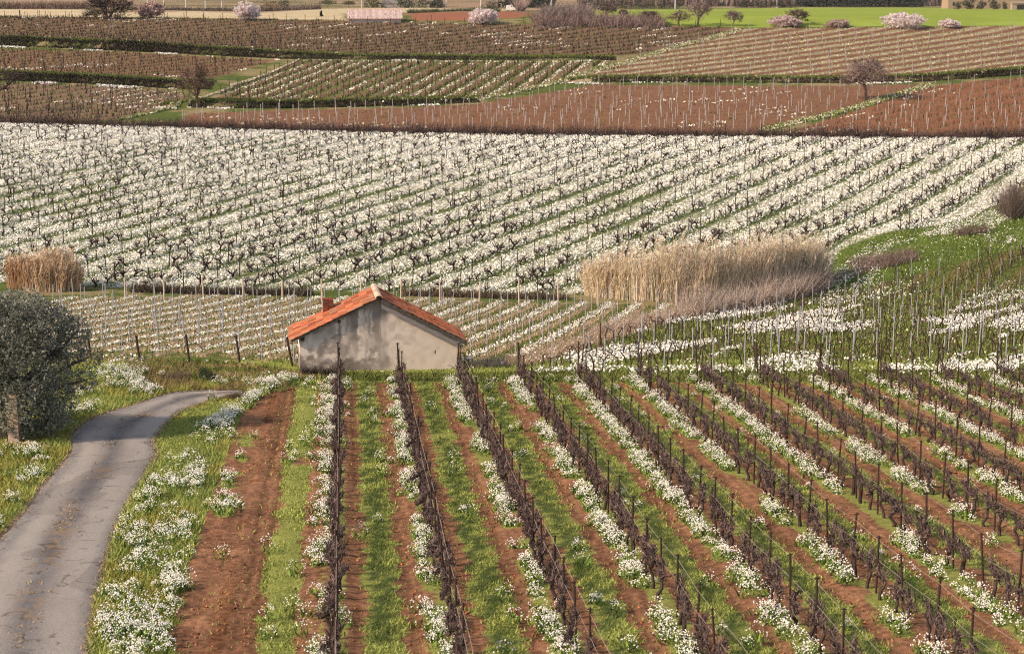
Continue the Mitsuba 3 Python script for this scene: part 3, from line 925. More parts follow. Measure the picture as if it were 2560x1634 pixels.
X, Yy = sample_near(420000, -20, 24, 27, YEND + .3)
ok = in_view(X, Yy)
X, Yy = X[ok], Yy[ok]
g, fl, tr, v_, lb_, cr_ = near_fields(X, Yy)
vd = sstep(.44, .60, nz(X, Yy, 1.5, 71))
lbd = sstep(.50, .62, nz(X, Yy, 1.3, 72)) * .7
mown = inside(wpoly([(380, 1150), (380, 1060), (440, 1020), (540, 975), (640, 975), (622, 1000), (560, 1040), (500, 1075), (470, 1120), (420, 1160)]), X, Yy)
thick = inside(wpoly([(505, 1095), (555, 1045), (622, 1002), (700, 952), (770, 945), (695, 972), (645, 1002), (585, 1050)]), X, Yy) | inside(wpoly([(232, 940), (300, 920), (410, 985), (370, 990), (310, 960)]), X, Yy)
rho = fl * .62 + np.where(v_ & ~mown, .10 + .75 * vd, 0) + np.where(lb_, lbd * .5, 0) + np.where(thick, .7, 0)
keep = (rng.random(len(X)) < np.clip(rho, 0, 1) * .095) & ~shapely.contains_xy(ROAD.buffer(.1), X, Yy)
X, Yy = X[keep], Yy[keep]
N = len(X)
P = ground_pts(X, Yy, .02)
small = rng.random(N)
fp = J(flower_plants(P, .16 + .32 * small, .10 + .16 * small, 26, 20, .0175))
stuff('white_flowers', fp, 'clumps of white wildflowers along the vine rows and on the lane verge', 'wildflowers')


# ------------------------------------------------------------------ scatter helpers for the fields beyond
def scatter(poly, per_m2, n_max=900000):
    x0, y0, x1, y1 = poly.bounds
    n = min(int((x1 - x0) * (y1 - y0) * per_m2), n_max)
    x, y = rng.uniform(x0, x1, n), rng.uniform(y0, y1, n)
    k = inside(poly, x, y)
    x, y = x[k], y[k]
    k = in_view(x, y, 120)
    return x[k], y[k]


def row_phase(name, x, y):
    """Distance in metres to the nearest row of a field (signed, positive away from the viewer)."""
    rows, d, nrm = ROWS[name]
    sp = FIELDS[name][1]
    s_ = nrm @ rows[0][0]
    t = (x * nrm[0] + y * nrm[1] - s_) / sp
    return (t - np.round(t)) * sp * (1 if nrm[1] > 0 else -1)


def along_rows(name, step, jitter=.1, skip=0.0):
    """Points along a field's rows: (x, y, running number in the row)."""
    rows, d, nrm = ROWS[name]
    out = []
    for r_ in rows:
        L = np.linalg.norm(r_[1] - r_[0])
        t = np.arange(rng.uniform(.1, .6) * step, L, step)
        p = r_[0] + (t[:, None] + rng.normal(0, jitter, (len(t), 1))) * d + rng.normal(0, jitter * .4, (len(t), 1)) * nrm
        out.append(np.column_stack([p, np.arange(len(t))]))
    p = np.vstack(out)
    p = p[rng.random(len(p)) > skip]
    return p[in_view(p[:, 0], p[:, 1], 40)]


def mass(P, hgt, rad, n, size, col, up=.5, var=.2, dome=True):
    """n flecks in a mound over each point."""
    N = len(P)
    hgt, rad, size = (np.broadcast_to(k_, (N,)) for k_ in (hgt, rad, size))
    k_ = np.repeat(np.arange(N), n)
    a, r = rng.uniform(0, 2 * np.pi, len(k_)), np.sqrt(rng.random(len(k_)))
    zz = hgt[k_] * (1 - .75 * r ** 2) * rng.uniform(.35, 1.05, len(k_))
    q_ = P[k_] + np.stack([np.cos(a) * r * rad[k_], np.sin(a) * r * rad[k_], zz], 1)
    c_ = np.broadcast_to(col, (N, 3))[k_]
    return flecks(q_, size[k_] * rng.uniform(.6, 1.3, len(k_)), np.clip(c_ * (1 + rng.normal(0, var, (len(k_), 1))), .01, .86), up)


# ------------------------------------------------------------------ the white field
BUSHC = np.array([.036, .027, .027])


def bush_vine(seed, light=False):
    r = np.random.default_rng(seed)
    p = [np.array([0, 0, -.1])]
    for i in range(3):
        p.append(p[-1] + np.array([r.normal(0, .09), r.normal(0, .09), .20]))
    p = np.array(p)
    t = [tube(p, [.085, .075, .065, .085], BUSHC, 3 if light else 5, False)]
    n = r.integers(4, 7)
    tips = []
    for i in range(n):
        a = 2 * np.pi * (i + r.uniform(-.3, .3)) / n
        d = np.array([math.cos(a), math.sin(a), 0]) * r.uniform(.25, .5)
        q_ = p[-1] + d * .55 + [0, 0, r.uniform(.02, .15)]
        e = p[-1] + d + [0, 0, r.uniform(.12, .42)]
        t.append(tube([p[-1], q_, e], [.05, .04, .032], BUSHC * r.uniform(.8, 1.3), 3 if light else 4, False))
        tips += [e, q_]
    tips = np.array(tips)
    b = np.repeat(tips, 3, axis=0)
    d = r.normal(size=b.shape) * [.7, .7, .4] + [0, 0, .7]
    d /= np.linalg.norm(d, axis=1, keepdims=True)
    t.append((blades_between if light else sticks)(b, b + d * r.uniform(.12, .34, (len(b), 1)), .034 if light else .019, np.array([.080, .060, .060])))
    return J(t)


for i in range(6):
    source(f'bush_vine_model_{chr(97 + i)}', {'vine': bush_vine(300 + i)})
p = along_rows('white', 1.15, .2, .10)
gap = nz(p[:, 0], p[:, 1], 5, 91)
p = p[rng.random(len(p)) > np.clip((gap - .52) * 3.5, 0, .8)]
d_ = np.hypot(p[:, 0], p[:, 1])
p = p[np.argsort(d_)]
vine_meshes = [bush_vine(300 + i, True) for i in range(6)]


def placed(m, pos, rot, s):
    c_, s_ = math.cos(rot), math.sin(rot)
    R = np.array([[c_, -s_, 0], [s_, c_, 0], [0, 0, 1]]) * np.asarray(s)[None, :]
    return m[0] @ R.T + pos, m[1], m[2]


rest = []
for i, (xx, yy, _n) in enumerate(p):
    pos = np.array([xx, yy, float(height(xx, yy))])
    s_ = rng.uniform(.60, 1.08)
    if i < 300:
        copy('bush_vine', f'bush_vine_model_{chr(97 + rng.integers(6))}', pos, rng.uniform(0, 6.28), (s_ * 1.15, s_ * 1.15, s_), (rng.normal(0, 7), rng.normal(0, 7)),
             'leafless old bush vine in the lower rows of the white flowered field', 'bush vine', 'bush vines in the lower rows of the white field')
    else:
        rest.append(placed(vine_meshes[rng.integers(6)], pos, rng.uniform(0, 6.28), (s_, s_, s_)))
stuff('bush_vines', J(rest), 'leafless old bush vines covering the upper white flowered field', 'bush vines')
source('field_stake_model', {'stake': post_m(1.5, .040, np.array([.036, .030, .030]), False)})
p = along_rows('white', 3.1, .5, .05)
p = p[np.argsort(np.hypot(p[:, 0], p[:, 1]))]
b0, b1 = [], []
for i, (xx, yy, _n) in enumerate(p):
    zz = float(height(xx, yy))
    if i < 300:
        copy('field_stake', 'field_stake_model', [xx, yy, zz], 0, (1, 1, rng.uniform(.8, 1.15)), (rng.normal(0, 2), rng.normal(0, 2)), 'thin dark stake standing among bush vines in the white flowered field', 'stake', 'stakes in the white flowered field')
    else:
        b0.append([xx, yy, zz]); b1.append([xx + rng.normal(0, .04), yy, zz + rng.uniform(1.15, 1.7)])
if b0:
    stuff('field_stakes', sticks(np.array(b0), np.array(b1), .045, (.036, .030, .030)), 'thin dark stakes along the upper edge of the white flowered field', 'stakes')
# the carpet of flowers
x, y = scatter(WHITE, 62.)
ph = row_phase('white', x, y)
n1, n2 = .55 * nz(x, y, 3.6, 101) + .45 * nz(x, y, 15, 104), nz(x, y, .8, 102)
rho = .56 + .72 * np.exp(-((ph - .75) / .62) ** 2) + 2.2 * (n1 - .5) + .8 * (n2 - .5) - .50 * np.exp(-((ph + .50) / .34) ** 2) + .30 * sstep(165, 215, y)
k = rng.random(len(x)) < np.clip(rho, .04, 1)
x, y, rho = x[k], y[k], rho[k]
P = ground_pts(x, y, 0)
N = len(P)
P[:, 2] += rng.uniform(.08, .27, N) * np.clip(.35 + rho * .7, .3, 1.1)
wcol = np.where((rng.random(N) < .8)[:, None], FLOWER, np.array([.58, .58, .47])) * (1 + rng.normal(0, .09, (N, 1)))
carpet = flecks(P, rng.uniform(.06, .12, N) * (1 + (y - 135) / 200), np.clip(wcol, .2, .86), .55)
x, y = scatter(WHITE, 8.)
P = ground_pts(x, y, .02)
n2 = nz(x, y, .9, 102)
gcarpet = blades(P, rng.uniform(.10, .26, len(P)), .10, rng.uniform(.2, .9, len(P)), np.clip(np.array([.12, .17, .045]) * (.6 + .8 * n2[:, None]) * (1 + rng.normal(0, .2, (len(P), 1))), .02, .5))
stuff('meadow_flowers', carpet, 'dense carpet of white wildflowers between the bush vines', 'wildflowers')
stuff('meadow_grass', gcarpet, 'green grass and rocket leaves showing between the bush vines', 'grass', 'leaf')

# ------------------------------------------------------------------ the two steel-staked vineyards
source('steel_stake_model', {'stake': post_m(1.55, .028, np.array([.36, .37, .41]), False)})
st = []
for nm, step in (('midl', 3.6), ('midr', 3.7)):
    q_ = along_rows(nm, step, .12, .05)
    st.append(np.column_stack([q_, np.full(len(q_), nm == 'midr')]))
st = np.vstack(st)
st = st[np.argsort(np.hypot(st[:, 0], st[:, 1]))]
hutp = Polygon([tuple(hp(a, b, 0)[:2]) for a, b in ((-.6, -.8), (7.4, -.8), (7.4, 3.2), (-.6, 3.2))])
st = st[~inside(hutp, st[:, 0], st[:, 1])]
b0, b1 = [], []
for i, (xx, yy, _n, rt) in enumerate(st):
    zz = float(height(xx, yy))
    if i < 300:
        lab = ('slim grey steel stake in the green vineyard above the trellised rows', 'steel stakes of the green vineyard') if rt else ('slim grey steel stake in the straw coloured rows behind the hut', 'steel stakes of the straw coloured vineyard')
        copy('steel_stake', 'steel_stake_model', [xx, yy, zz], 0, (1, 1, rng.uniform(.92, 1.1)), (rng.normal(0, 1.2), rng.normal(0, 1.2)), lab[0], 'stake', lab[1])
    else:
        b0.append([xx, yy, zz]); b1.append([xx + rng.normal(0, .03), yy, zz + rng.uniform(1.45, 1.7)])
if b0:
    stuff('steel_stakes', sticks(np.array(b0), np.array(b1), .033, (.36, .37, .40)), 'slim grey steel stakes in the farther rows of the valley vineyards', 'stakes')
# young vines: short dark stems
for nm, lab in (('midl', 'thin young vine stems along the straw coloured rows behind the hut'), ('midr', 'short dark vine stems along the rows of the green vineyard')):
    q_ = along_rows(nm, .85 if nm == 'midl' else .8, .08, .08)
    P = ground_pts(q_[:, 0], q_[:, 1], -.02)
    N = len(P)
    hh = rng.uniform(.4, .62, N) if nm == 'midl' else rng.uniform(.55, .85, N)
    m_ = P + np.stack([rng.normal(0, .07, N), rng.normal(0, .05, N), hh * .6], 1)
    e_ = m_ + np.stack([rng.normal(0, .13, N), rng.normal(0, .08, N), hh * .4], 1)
    r_ = .020 if nm == 'midl' else .034
    cc = jit((.075, .052, .045), N, .25)
    tw = [sticks(P, m_, r_, cc), sticks(m_, e_, r_ * .95, cc, r_ * .8)]
    if nm == 'midr':
        for s_ in (-1, 1):
            tw.append(sticks(e_, e_ + np.stack([s_ * rng.uniform(.1, .3, N), rng.normal(0, .1, N), rng.uniform(.0, .16, N)], 1), r_ * .7, cc, r_ * .4))
    stuff('young_vines', J(tw), lab, 'vines')
# straw, flowers and green between them
x, y = scatter(MIDL, 150.)
ph = row_phase('midl', x, y)
n1, n2 = nz(x, y, 2.6, 111), nz(x, y, .7, 112)
wf = np.exp(-((ph - .05) / .24) ** 2) * (.40 + .8 * sstep(.36, .56, n1))
wf *= 1 + .4 * sstep(102, 118, y)
sf = np.exp(-((ph + .34) / .20) ** 2) * 1.0 + .02
gf = .9 * np.exp(-((np.abs(ph) - .86) / .30) ** 2) + .02
t = rng.random(len(x))
kw, ks, kg = t < wf * .75, (t < wf * .75 + sf * .5) & (t >= wf * .75), (t > 1 - gf * .6)
P = ground_pts(x, y, 0)
a_ = P[kw]; a_[:, 2] += .27 + rng.normal(0, .035, len(a_))
stuff('row_flowers', flecks(a_, rng.uniform(.04, .07, len(a_)), np.clip(np.where((rng.random(len(a_)) < .65)[:, None], FLOWER, np.array([.58, .53, .42])) * (1 + rng.normal(0, .08, (len(a_), 1))), .3, .86), .5), 'bands of white wildflowers along the straw coloured rows behind the hut', 'wildflowers')
stuff('straw_grass', blades(P[ks], rng.uniform(.10, .24, ks.sum()), .07, rng.uniform(.2, .8, ks.sum()), jit((.62, .47, .34), ks.sum(), .16, .04)), 'dry straw coloured grass lining the rows behind the hut', 'dry grass', 'leaf')
stuff('row_grass', blades(P[kg], rng.uniform(.06, .16, kg.sum()), .07, rng.uniform(.2, .9, kg.sum()), jit((.14, .19, .05), kg.sum(), .25, .06)), 'green grass between the straw coloured rows behind the hut', 'grass', 'leaf')
# green vineyard on the slope, its bank and the track in front
GR = shapely.union_all([MIDR, RBANK, CROSS, STRAW.buffer(.5)])
x, y = scatter(GR, 80.)
inm, inr, ins, incr = inside(MIDR, x, y), inside(RBANK, x, y), inside(STRAW, x, y), inside(CROSS, x, y)
ph = row_phase('midr', x, y)
_, rd, rn = ROWS['midr']
n1, n2, n3 = nz(x, y, 3.0, 121), nz(x, y, .8, 122), nz((x * rd[0] + y * rd[1]) / 5.5, x * rn[0] + y * rn[1], 1.9, 125)
band = sstep(.50, .58, n3 + .15 * (n1 - .5))
wf = np.where(inm, .008 + 1.2 * band * (1 - sstep(100, 135, y)), 0) + np.where(inr, .62 * sstep(.53, .63, n3) + .04, 0) + np.where(incr & (x > -8), .9 * sstep(.45, .54, .5 * n1 + .5 * n3) * sstep(YEND + 1.6, YEND + 2.8, y), 0) + np.where(incr & (x <= -8), .35 * sstep(.52, .62, n1), 0) + np.where(ins, .10, 0)
wf *= np.where(y < YEND + .3, 0, 1) * np.where(inside(Polygon([tuple(hp(a, b, 0)[:2]) for a, b in ((-.2, -3), (7.2, -3), (7.2, .3), (-.2, .3))]), x, y), .03, 1)
nohut = ~inside(hutp, x, y)
t = rng.random(len(x))
P = ground_pts(x, y, 0)
onr = shapely.contains_xy(ROAD.buffer(.1), x, y)
kw = (t < wf * .62) & nohut & ~onr
a_ = P[kw]; a_[:, 2] += rng.uniform(.14, .34, len(a_))
stuff('slope_flowers', flecks(a_, rng.uniform(.045, .08, len(a_)), np.clip(FLOWER * (1 + rng.normal(0, .06, (len(a_), 1))), .3, .86), .5), 'drifts of white wildflowers across the green vineyard slope', 'wildflowers')
kg = (t > .62) & nohut & ~ins & ~onr & (y > YEND)
c_ = np.where(inr[kg][:, None], np.array([.155, .205, .055]), np.array([.165, .205, .06])) * (.55 + .9 * n2[kg][:, None])
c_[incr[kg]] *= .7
dryk = (incr[kg] & (n1[kg] > .46) & (x[kg] < -8))
c_[dryk] = np.array([.30, .24, .12])
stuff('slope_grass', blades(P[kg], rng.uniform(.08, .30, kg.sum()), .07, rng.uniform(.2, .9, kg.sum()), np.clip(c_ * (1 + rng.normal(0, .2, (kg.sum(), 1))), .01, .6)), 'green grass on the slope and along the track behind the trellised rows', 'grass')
ks = ins & (t > .3)
stuff('bleached_grass', blades(P[ks], rng.uniform(.2, .6, ks.sum()), .06, rng.uniform(.2, .9, ks.sum()), jit((.44, .34, .25), ks.sum(), .2, .05)), 'bleached dry grass along the ditch below the reeds', 'dry grass', 'leaf')

# ------------------------------------------------------------------ the plots beyond the white field
DARKST, PALEST = np.array([.060, .045, .042]), np.array([.40, .38, .38])
source('plot_stake_model', {'stake': post_m(1.6, .055, DARKST, False)})
source('pale_stake_model', {'stake': post_m(1.5, .050, PALEST, False)})
PLOT = {'A': 'brown vineyard plot on the crest', 'B': 'narrow brown plot between the two dark banks', 'C': 'brown plot beside the leafless double tree', 'D': 'plot with steep diagonal rows',
        'E': 'red plot with pale stakes', 'F': 'orange red plot above the white field', 'G': 'pale striped plot below the green meadow'}
dark, pale = [], []
for nm, step, kind in (('A', 5.0, 0), ('B', 4.0, 0), ('C', 3.6, 0), ('D', 3.4, 0), ('E', 3.0, 1), ('F', 4.6, 1), ('G', 5.5, 1)):
    q_ = along_rows(nm, step, .25, .08)
    (pale if kind else dark).append(np.column_stack([q_[:, :2], np.full(len(q_), ord(nm))]))
for src, name, arr, r_, col, word in (('plot_stake_model', 'plot_stake', dark, .06, DARKST, 'thin dark stake'), ('pale_stake_model', 'pale_stake', pale, .05, PALEST, 'thin pale stake')):
    arr = np.vstack(arr)
    arr = arr[np.argsort(np.hypot(arr[:, 0], arr[:, 1]))]
    b0, b1 = [], []
    for i, (xx, yy, nm) in enumerate(arr):
        zz = float(height(xx, yy))
        if i < 300:
            copy(name, src, [xx, yy, zz], 0, (1, 1, rng.uniform(.85, 1.1)), (rng.normal(0, 2), rng.normal(0, 2)), f'{word} in the {PLOT[chr(int(nm))]}', 'stake', f'stakes in the {PLOT[chr(int(nm))]}')
        else:
            b0.append([xx, yy, zz]); b1.append([xx + rng.normal(0, .05), yy, zz + rng.uniform(1.35, 1.75)])
    if b0:
        stuff(name + 's', sticks(np.array(b0), np.array(b1), r_, col), f'{word}s in the most distant vineyard plots'.replace('thin', 'rows of thin'), 'stakes')
fv, ff, fg = [], [], []
for nm, step, hh, wd, col in (('A', .7, .62, .20, (.045, .034, .030)), ('B', .75, .6, .17, (.05, .036, .031)), ('C', .75, .6, .16, (.052, .038, .033)), ('D', 1.0, .8, .14, (.055, .042, .035)),
                              ('E', 1.6, .4, .07, (.10, .06, .045)), ('F', 1.1, .85, .10, (.085, .055, .045)), ('G', 1.6, .7, .11, (.12, .085, .065))):
    q_ = along_rows(nm, step, .15, .06)
    P = ground_pts(np.repeat(q_[:, 0], 3), np.repeat(q_[:, 1], 3), -.02)
    P[:, :2] += rng.normal(0, .30, (len(P), 1)) * ROWS[nm][1] + rng.normal(0, .10, (len(P), 1)) * ROWS[nm][2]
    fv.append(blades(P, hh * rng.uniform(.6, 1.2, len(P)), wd, rng.uniform(.1, .7, len(P)), jit(col, len(P), .25)))
    n_ = nz(q_[:, 0], q_[:, 1], 9, 140 + ord(nm))
    lim = {'A': .60, 'B': .64, 'C': .52, 'D': .42, 'E': .58, 'F': .62, 'G': .30}[nm]
    k = n_ > lim
    off = ROWS[nm][2] * (-.9)
    P = ground_pts(q_[k, 0] + off[0], q_[k, 1] + off[1], 0)
    if len(P):
        wcol = np.array([.66, .64, .55]) if nm != 'G' else np.array([.47, .42, .31])
        ff.append(mass(P, .32, .55, 6 if nm != 'G' else 9, .17, wcol, .5, .12))
    k = rng.random(len(q_)) < {'A': .35, 'B': .25, 'C': .3, 'D': .6, 'E': .12, 'F': .12, 'G': .5}[nm]
    off = ROWS[nm][2] * .7
    P = ground_pts(q_[k, 0] + off[0], q_[k, 1] + off[1], 0)
    fg.append(mass(P, .28, .8, 4, .17, np.array([.15, .17, .05]) if nm != 'G' else np.array([.23, .21, .09]), .5, .3))
stuff('plot_vines', J(fv), 'dark leafless vines in rows across the plots beyond the white field', 'vines')
stuff('plot_flowers', J(ff), 'pale flowers and dry weeds striping the plots beyond the white field', 'wildflowers')
stuff('plot_grass', J(fg), 'green weeds along the vine rows beyond the white field', 'weeds')

# banks with dark scrub, and other rough strips
def line_pts(px, n, spread):
    q_ = at(*np.array(px, float).T)[:, :2]
    d = np.concatenate([[0], np.cumsum(np.linalg.norm(np.diff(q_, axis=0), axis=1))])
    t = rng.uniform(0, d[-1], n)
    return np.stack([np.interp(t, d, q_[:, 0]), np.interp(t, d, q_[:, 1]) + rng.uniform(spread[0], spread[1], n)], 1)


bs, be = [], []
for (bx, by, bh, dec), n in zip(BANKS, (7000, 8000, 9000, 22000)):
    xx = rng.uniform(bx[0], bx[-1], n)
    yy = np.interp(xx, bx, by) + rng.uniform(-.5, 1.1, n)
    fade = sstep(bx[0] - 1, bx[0] + 4, xx) * (1 - .65 * sstep(bx[-1] - 60, bx[-1] - 5, xx)) if n == 22000 else sstep(bx[0] - 1, bx[0] + 3, xx)
    dens = nz(xx, yy, 5, 151)
    k = rng.random(n) < np.clip(.4 + fade * .6, 0, 1) * np.clip(dens * 2.2, .3, 1)
    P = ground_pts(xx[k], yy[k], -.05)
    bs.append(blades(P, rng.uniform(.25, .8, len(P)) * (.4 + dens[k]) * np.interp(xx[k], bx, bh) ** .5 * (.25 + 1.5 * nz(xx[k], yy[k], 9, 153)), .16, rng.uniform(.2, 1.1, len(P)), jit((.040, .037, .026), len(P), .3, .12)))
    xx = rng.uniform(bx[0] - 4, bx[-1], n)
    yy = np.interp(xx, bx, by) + rng.uniform(1.1, 4.0, n)
    P = ground_pts(xx, yy, 0)
    be.append(blades(P, rng.uniform(.15, .4, n), .25, rng.uniform(.2, .9, n), jit((.125, .155, .045), n, .25, .08)))
    xx = rng.uniform(bx[0] - 4, bx[-1], n // 4)
    yy = np.interp(xx, bx, by) + rng.uniform(-3.0, -1.0, n // 4)
    k = nz(xx, yy, 6, 155) > .56
    P = ground_pts(xx[k], yy[k], .15)
    be.append(flecks(P, rng.uniform(.12, .22, len(P)), np.clip(FLOWER * .9 * (1 + rng.normal(0, .1, (len(P), 1))), .2, .85), .5))
stuff('bank_scrub', J(bs), 'dark brambles on the steep faces of the terrace banks', 'scrub')
stuff('bank_grass', J(be), 'bright grass along the tops of the terrace banks', 'grass')
br = []
for px, n, sp, h_, col in (([(330, 728), (560, 734), (780, 738)], 2600, (-.8, .9), .75, (.085, .068, .055)), ([(1000, 738), (1200, 742), (1420, 748)], 1800, (-.8, .9), .7, (.12, .09, .07)),
                           ([(-60, 309), (640, 327), (1300, 340), (2650, 348)], 16000, (-.8, 1.4), 1.55, (.085, .060, .058))):
    q_ = line_pts(px, n, sp)
    dens = nz(q_[:, 0], q_[:, 1], 2.5, 161)
    P = ground_pts(q_[:, 0], q_[:, 1], -.03)
    br.append(blades(P, h_ * rng.uniform(.4, 1.1, n) * (.4 + 1.1 * dens), .07, rng.uniform(.1, 1.0, n), jit(col, n, .3)))
stuff('bramble', J(br), 'dark leafless brambles edging the white flowered field', 'brambles')
for px, n, sp, w_, g_ in (([(470, 262), (660, 190), (745, 152)], 2600, (-1.5, 1.5), .9, .4), ([(1400, 206), (1540, 165), (1690, 118), (1850, 74)], 3000, (-2.5, 2.5), .55, .3), ([(1900, 330), (2060, 292), (2200, 252), (2330, 214)], 2600, (-1.5, 2.2), .45, .4),
                          ([(300, 300), (400, 278), (490, 246)], 1200, (-1.5, 1.5), .5, .4), ([(1190, 252), (1400, 207)], 1200, (-1, 2), .5, .5), ([(760, 150), (1100, 152), (1500, 152)], 1800, (-2.5, -.6), .5, .5)):
    q_ = line_pts(px, n, sp)
    P = ground_pts(q_[:, 0], q_[:, 1], .12)
    k = rng.random(n) < w_
    stuff('path_edge_weeds', J([flecks(P[k], rng.uniform(.12, .24, k.sum()), np.clip(np.array([.66, .60, .48]) * (1 + rng.normal(0, .12, (k.sum(), 1))), .2, .85), .5),
                                blades(P[~k] - [0, 0, .12], rng.uniform(.2, .45, (~k).sum()), .25, rng.uniform(.2, .9, (~k).sum()), jit((.15, .20, .05), (~k).sum(), .3, .08))]) if False else J([
        flecks(P[k], rng.uniform(.12, .24, k.sum()), np.clip(np.array([.66, .60, .48]) * (1 + rng.normal(0, .12, (k.sum(), 1))), .2, .85), .5),
        blades(P[~k] - [0, 0, .12], rng.uniform(.2, .45, (~k).sum()), .25, rng.uniform(.2, .9, (~k).sum()), jit((.15, .20, .05), (~k).sum(), .3, .08))]),
          {470: 'white weeds climbing the path beside the leafless double tree', 1400: 'pale weeds along the track under the striped plot', 1900: 'grass along the track between the two red plots', 300: 'weeds on the track corner below the leafless double tree', 1190: 'weeds between the steep rows and the red plot', 760: 'white weeds under the long crest bank'}[px[0][0]], 'weeds')

# ------------------------------------------------------------------ reeds, brush and shrubs
def reeds(name, label, base, hgt, col, n):
    P = base
    N = len(P)
    lean = rng.normal(0, .14, (N, 2))
    top = P + np.concatenate([lean * hgt[:, None], hgt[:, None] * rng.uniform(.75, 1.05, (N, 1))], 1)
    mid = (P + top) / 2 + np.concatenate([-lean * hgt[:, None] * .12, np.zeros((N, 1))], 1)
    c_ = jit(col, N, .18, .05)
    st = J([sticks(P - [0, 0, .1], mid, .022, c_), sticks(mid, top, .022, c_, .012)])
    tag(name, label, 'reeds')
    part(name, 'stalks', st, 'veg', kind='stuff')
    k = rng.integers(0, N, n)
    t = rng.uniform(.25, 1.0, n)[:, None]
    q_ = P[k] * (1 - t) + top[k] * t + rng.normal(0, .05, (n, 3))
    d = rng.normal(size=(n, 3)) * [.5, .5, .35] + [0, 0, .75]
    part(name, 'blades', blades_between(q_, q_ + d * rng.uniform(.3, .75, (n, 1)), .075, jit(np.array(col) * 1.05, n, .2, .05)), 'leaf', kind='stuff')
    k = rng.integers(0, N, n // 4)
    q_ = top[k]
    d = rng.normal(size=(len(k), 3)) * .3 + [.25, 0, .75]
    part(name, 'plumes', blades_between(q_, q_ + d * rng.uniform(.3, .6, (len(k), 1)), .13, jit((.64, .54, .42), len(k), .12, .04)), 'leaf', kind='stuff')


c0 = A(132, 724)
a, r = rng.uniform(0, 2 * np.pi, 700), np.sqrt(rng.random(700))
b = ground_pts(c0[0] + np.cos(a) * r * 2.3, c0[1] + np.sin(a) * r * 1.6)
reeds('reed_clump', 'rounded clump of tan reeds above the dark olive tree', b, (3.3 - 1.6 * r ** 2) * rng.uniform(.55, 1.1, 700), (.60, .46, .32), 5000)
b = ground_pts(*(line_pts([(20, 722), (75, 726)], 120, (-.6, .6))).T)
reeds('reed_clump', 'thin outlying reeds at the edge of the picture beside the rounded tan clump', b, rng.uniform(1.6, 2.9, 120), (.42, .26, .15), 700)
q_ = line_pts([(1462, 740), (1600, 752), (1760, 753), (1900, 738), (2070, 704)], 3000, (-.6, 2.4))
tx = (q_[:, 0] - q_[:, 0].min()) / np.ptp(q_[:, 0])
prof = np.interp(tx, [0, .08, .2, .37, .45, .6, .75, .9, 1.0], [2.2, 2.9, 3.6, 4.7, 3.9, 4.0, 3.9, 3.7, 2.6])
k = rng.random(3000) < .55 + .45 * (nz(q_[:, 0], q_[:, 1], 1.4, 171) > .42)
reeds('reed_bed', 'long bed of tall straw coloured reeds at the foot of the white flowered field', ground_pts(q_[k, 0], q_[k, 1]), prof[k] * np.clip(rng.normal(.78, .2, k.sum()), .3, 1.15) * (.72 + .6 * nz(q_[k, 0], q_[k, 1], 1.1, 173)), (.68, .585, .45), 16000)


def brush(name, label, cat, px, n, spread, hgt, col, w=.035, lean=1.1):
    q_ = line_pts(px, n, spread)
    dens = nz(q_[:, 0], q_[:, 1], 1.2, 181)
    P = ground_pts(q_[:, 0], q_[:, 1], -.05)
    h_ = hgt * rng.uniform(.35, 1.1, n) * (.45 + dens)
    m = blades(P, h_, w, rng.uniform(.1, lean, n), jit(col, n, .22, .05))
    k = rng.integers(0, n, n)
    q2 = P[k] + np.stack([rng.normal(0, .15, n), rng.normal(0, .15, n), h_[k] * rng.uniform(.2, .8, n)], 1)
    d = rng.normal(size=(n, 3)) * [.8, .8, .5] + [0, 0, .35]
    add(name, J([m, blades_between(q2, q2 + d * rng.uniform(.15, .4, (n, 1)), w * .8, jit(col, n, .25, .05))]), 'veg', label, cat)


brush('dry_brush', 'grey brown thorny brush in front of the long reed bed', 'brush', [(1700, 790), (1850, 775), (1960, 750), (2070, 712)], 4200, (-1.6, 1.8), 2.2, (.38, .31, .275))
brush('dry_brush', 'low bleached brush tapering down the ditch towards the hut', 'brush', [(1480, 842), (1600, 815), (1720, 795), (1850, 768)], 4000, (-1.3, 1.6), .95, (.40, .315, .26))
brush('dry_brush', 'low mauve brush mound on the green bank beside the reed bed end', 'brush', [(2130, 668), (2210, 660), (2290, 640)], 1800, (-1.2, 1.2), .95, (.24, .18, .16))
brush('dry_brush', 'thin brown brush trail between the reed bed and the mauve mound', 'brush', [(2070, 705), (2130, 685), (2190, 665)], 700, (-1, 1), .55, (.30, .23, .20))
brush('dry_brush', 'small dark brush mound high on the green bank', 'brush', [(2390, 588), (2430, 584), (2470, 578)], 900, (-1, 1), .95, (.16, .12, .10))
brush('dry_brush', 'dark leafless thicket at the picture edge beside the white field corner', 'brush', [(2510, 545), (2560, 535), (2640, 525)], 1900, (-1.3, 2.2), 3.5, (.15, .115, .10), .045, .9)
brush('dry_brush', 'brown bramble heap on the grass beyond the lane bend', 'brush', [(420, 948), (445, 950), (470, 948)], 500, (-.4, .4), .45, (.17, .12, .10), .02)
brush('dry_brush', 'dead brambles climbing the damp foot of the hut wall', 'brush', [(755, 936), (800, 937), (850, 938)], 800, (-.35, .05), .55, (.055, .045, .042), .018)
brush('dry_brush', 'small dark tuft at the lane end of the verge', 'brush', [(570, 996), (590, 993), (605, 990)], 260, (-.2, .2), .28, (.10, .075, .06), .015)


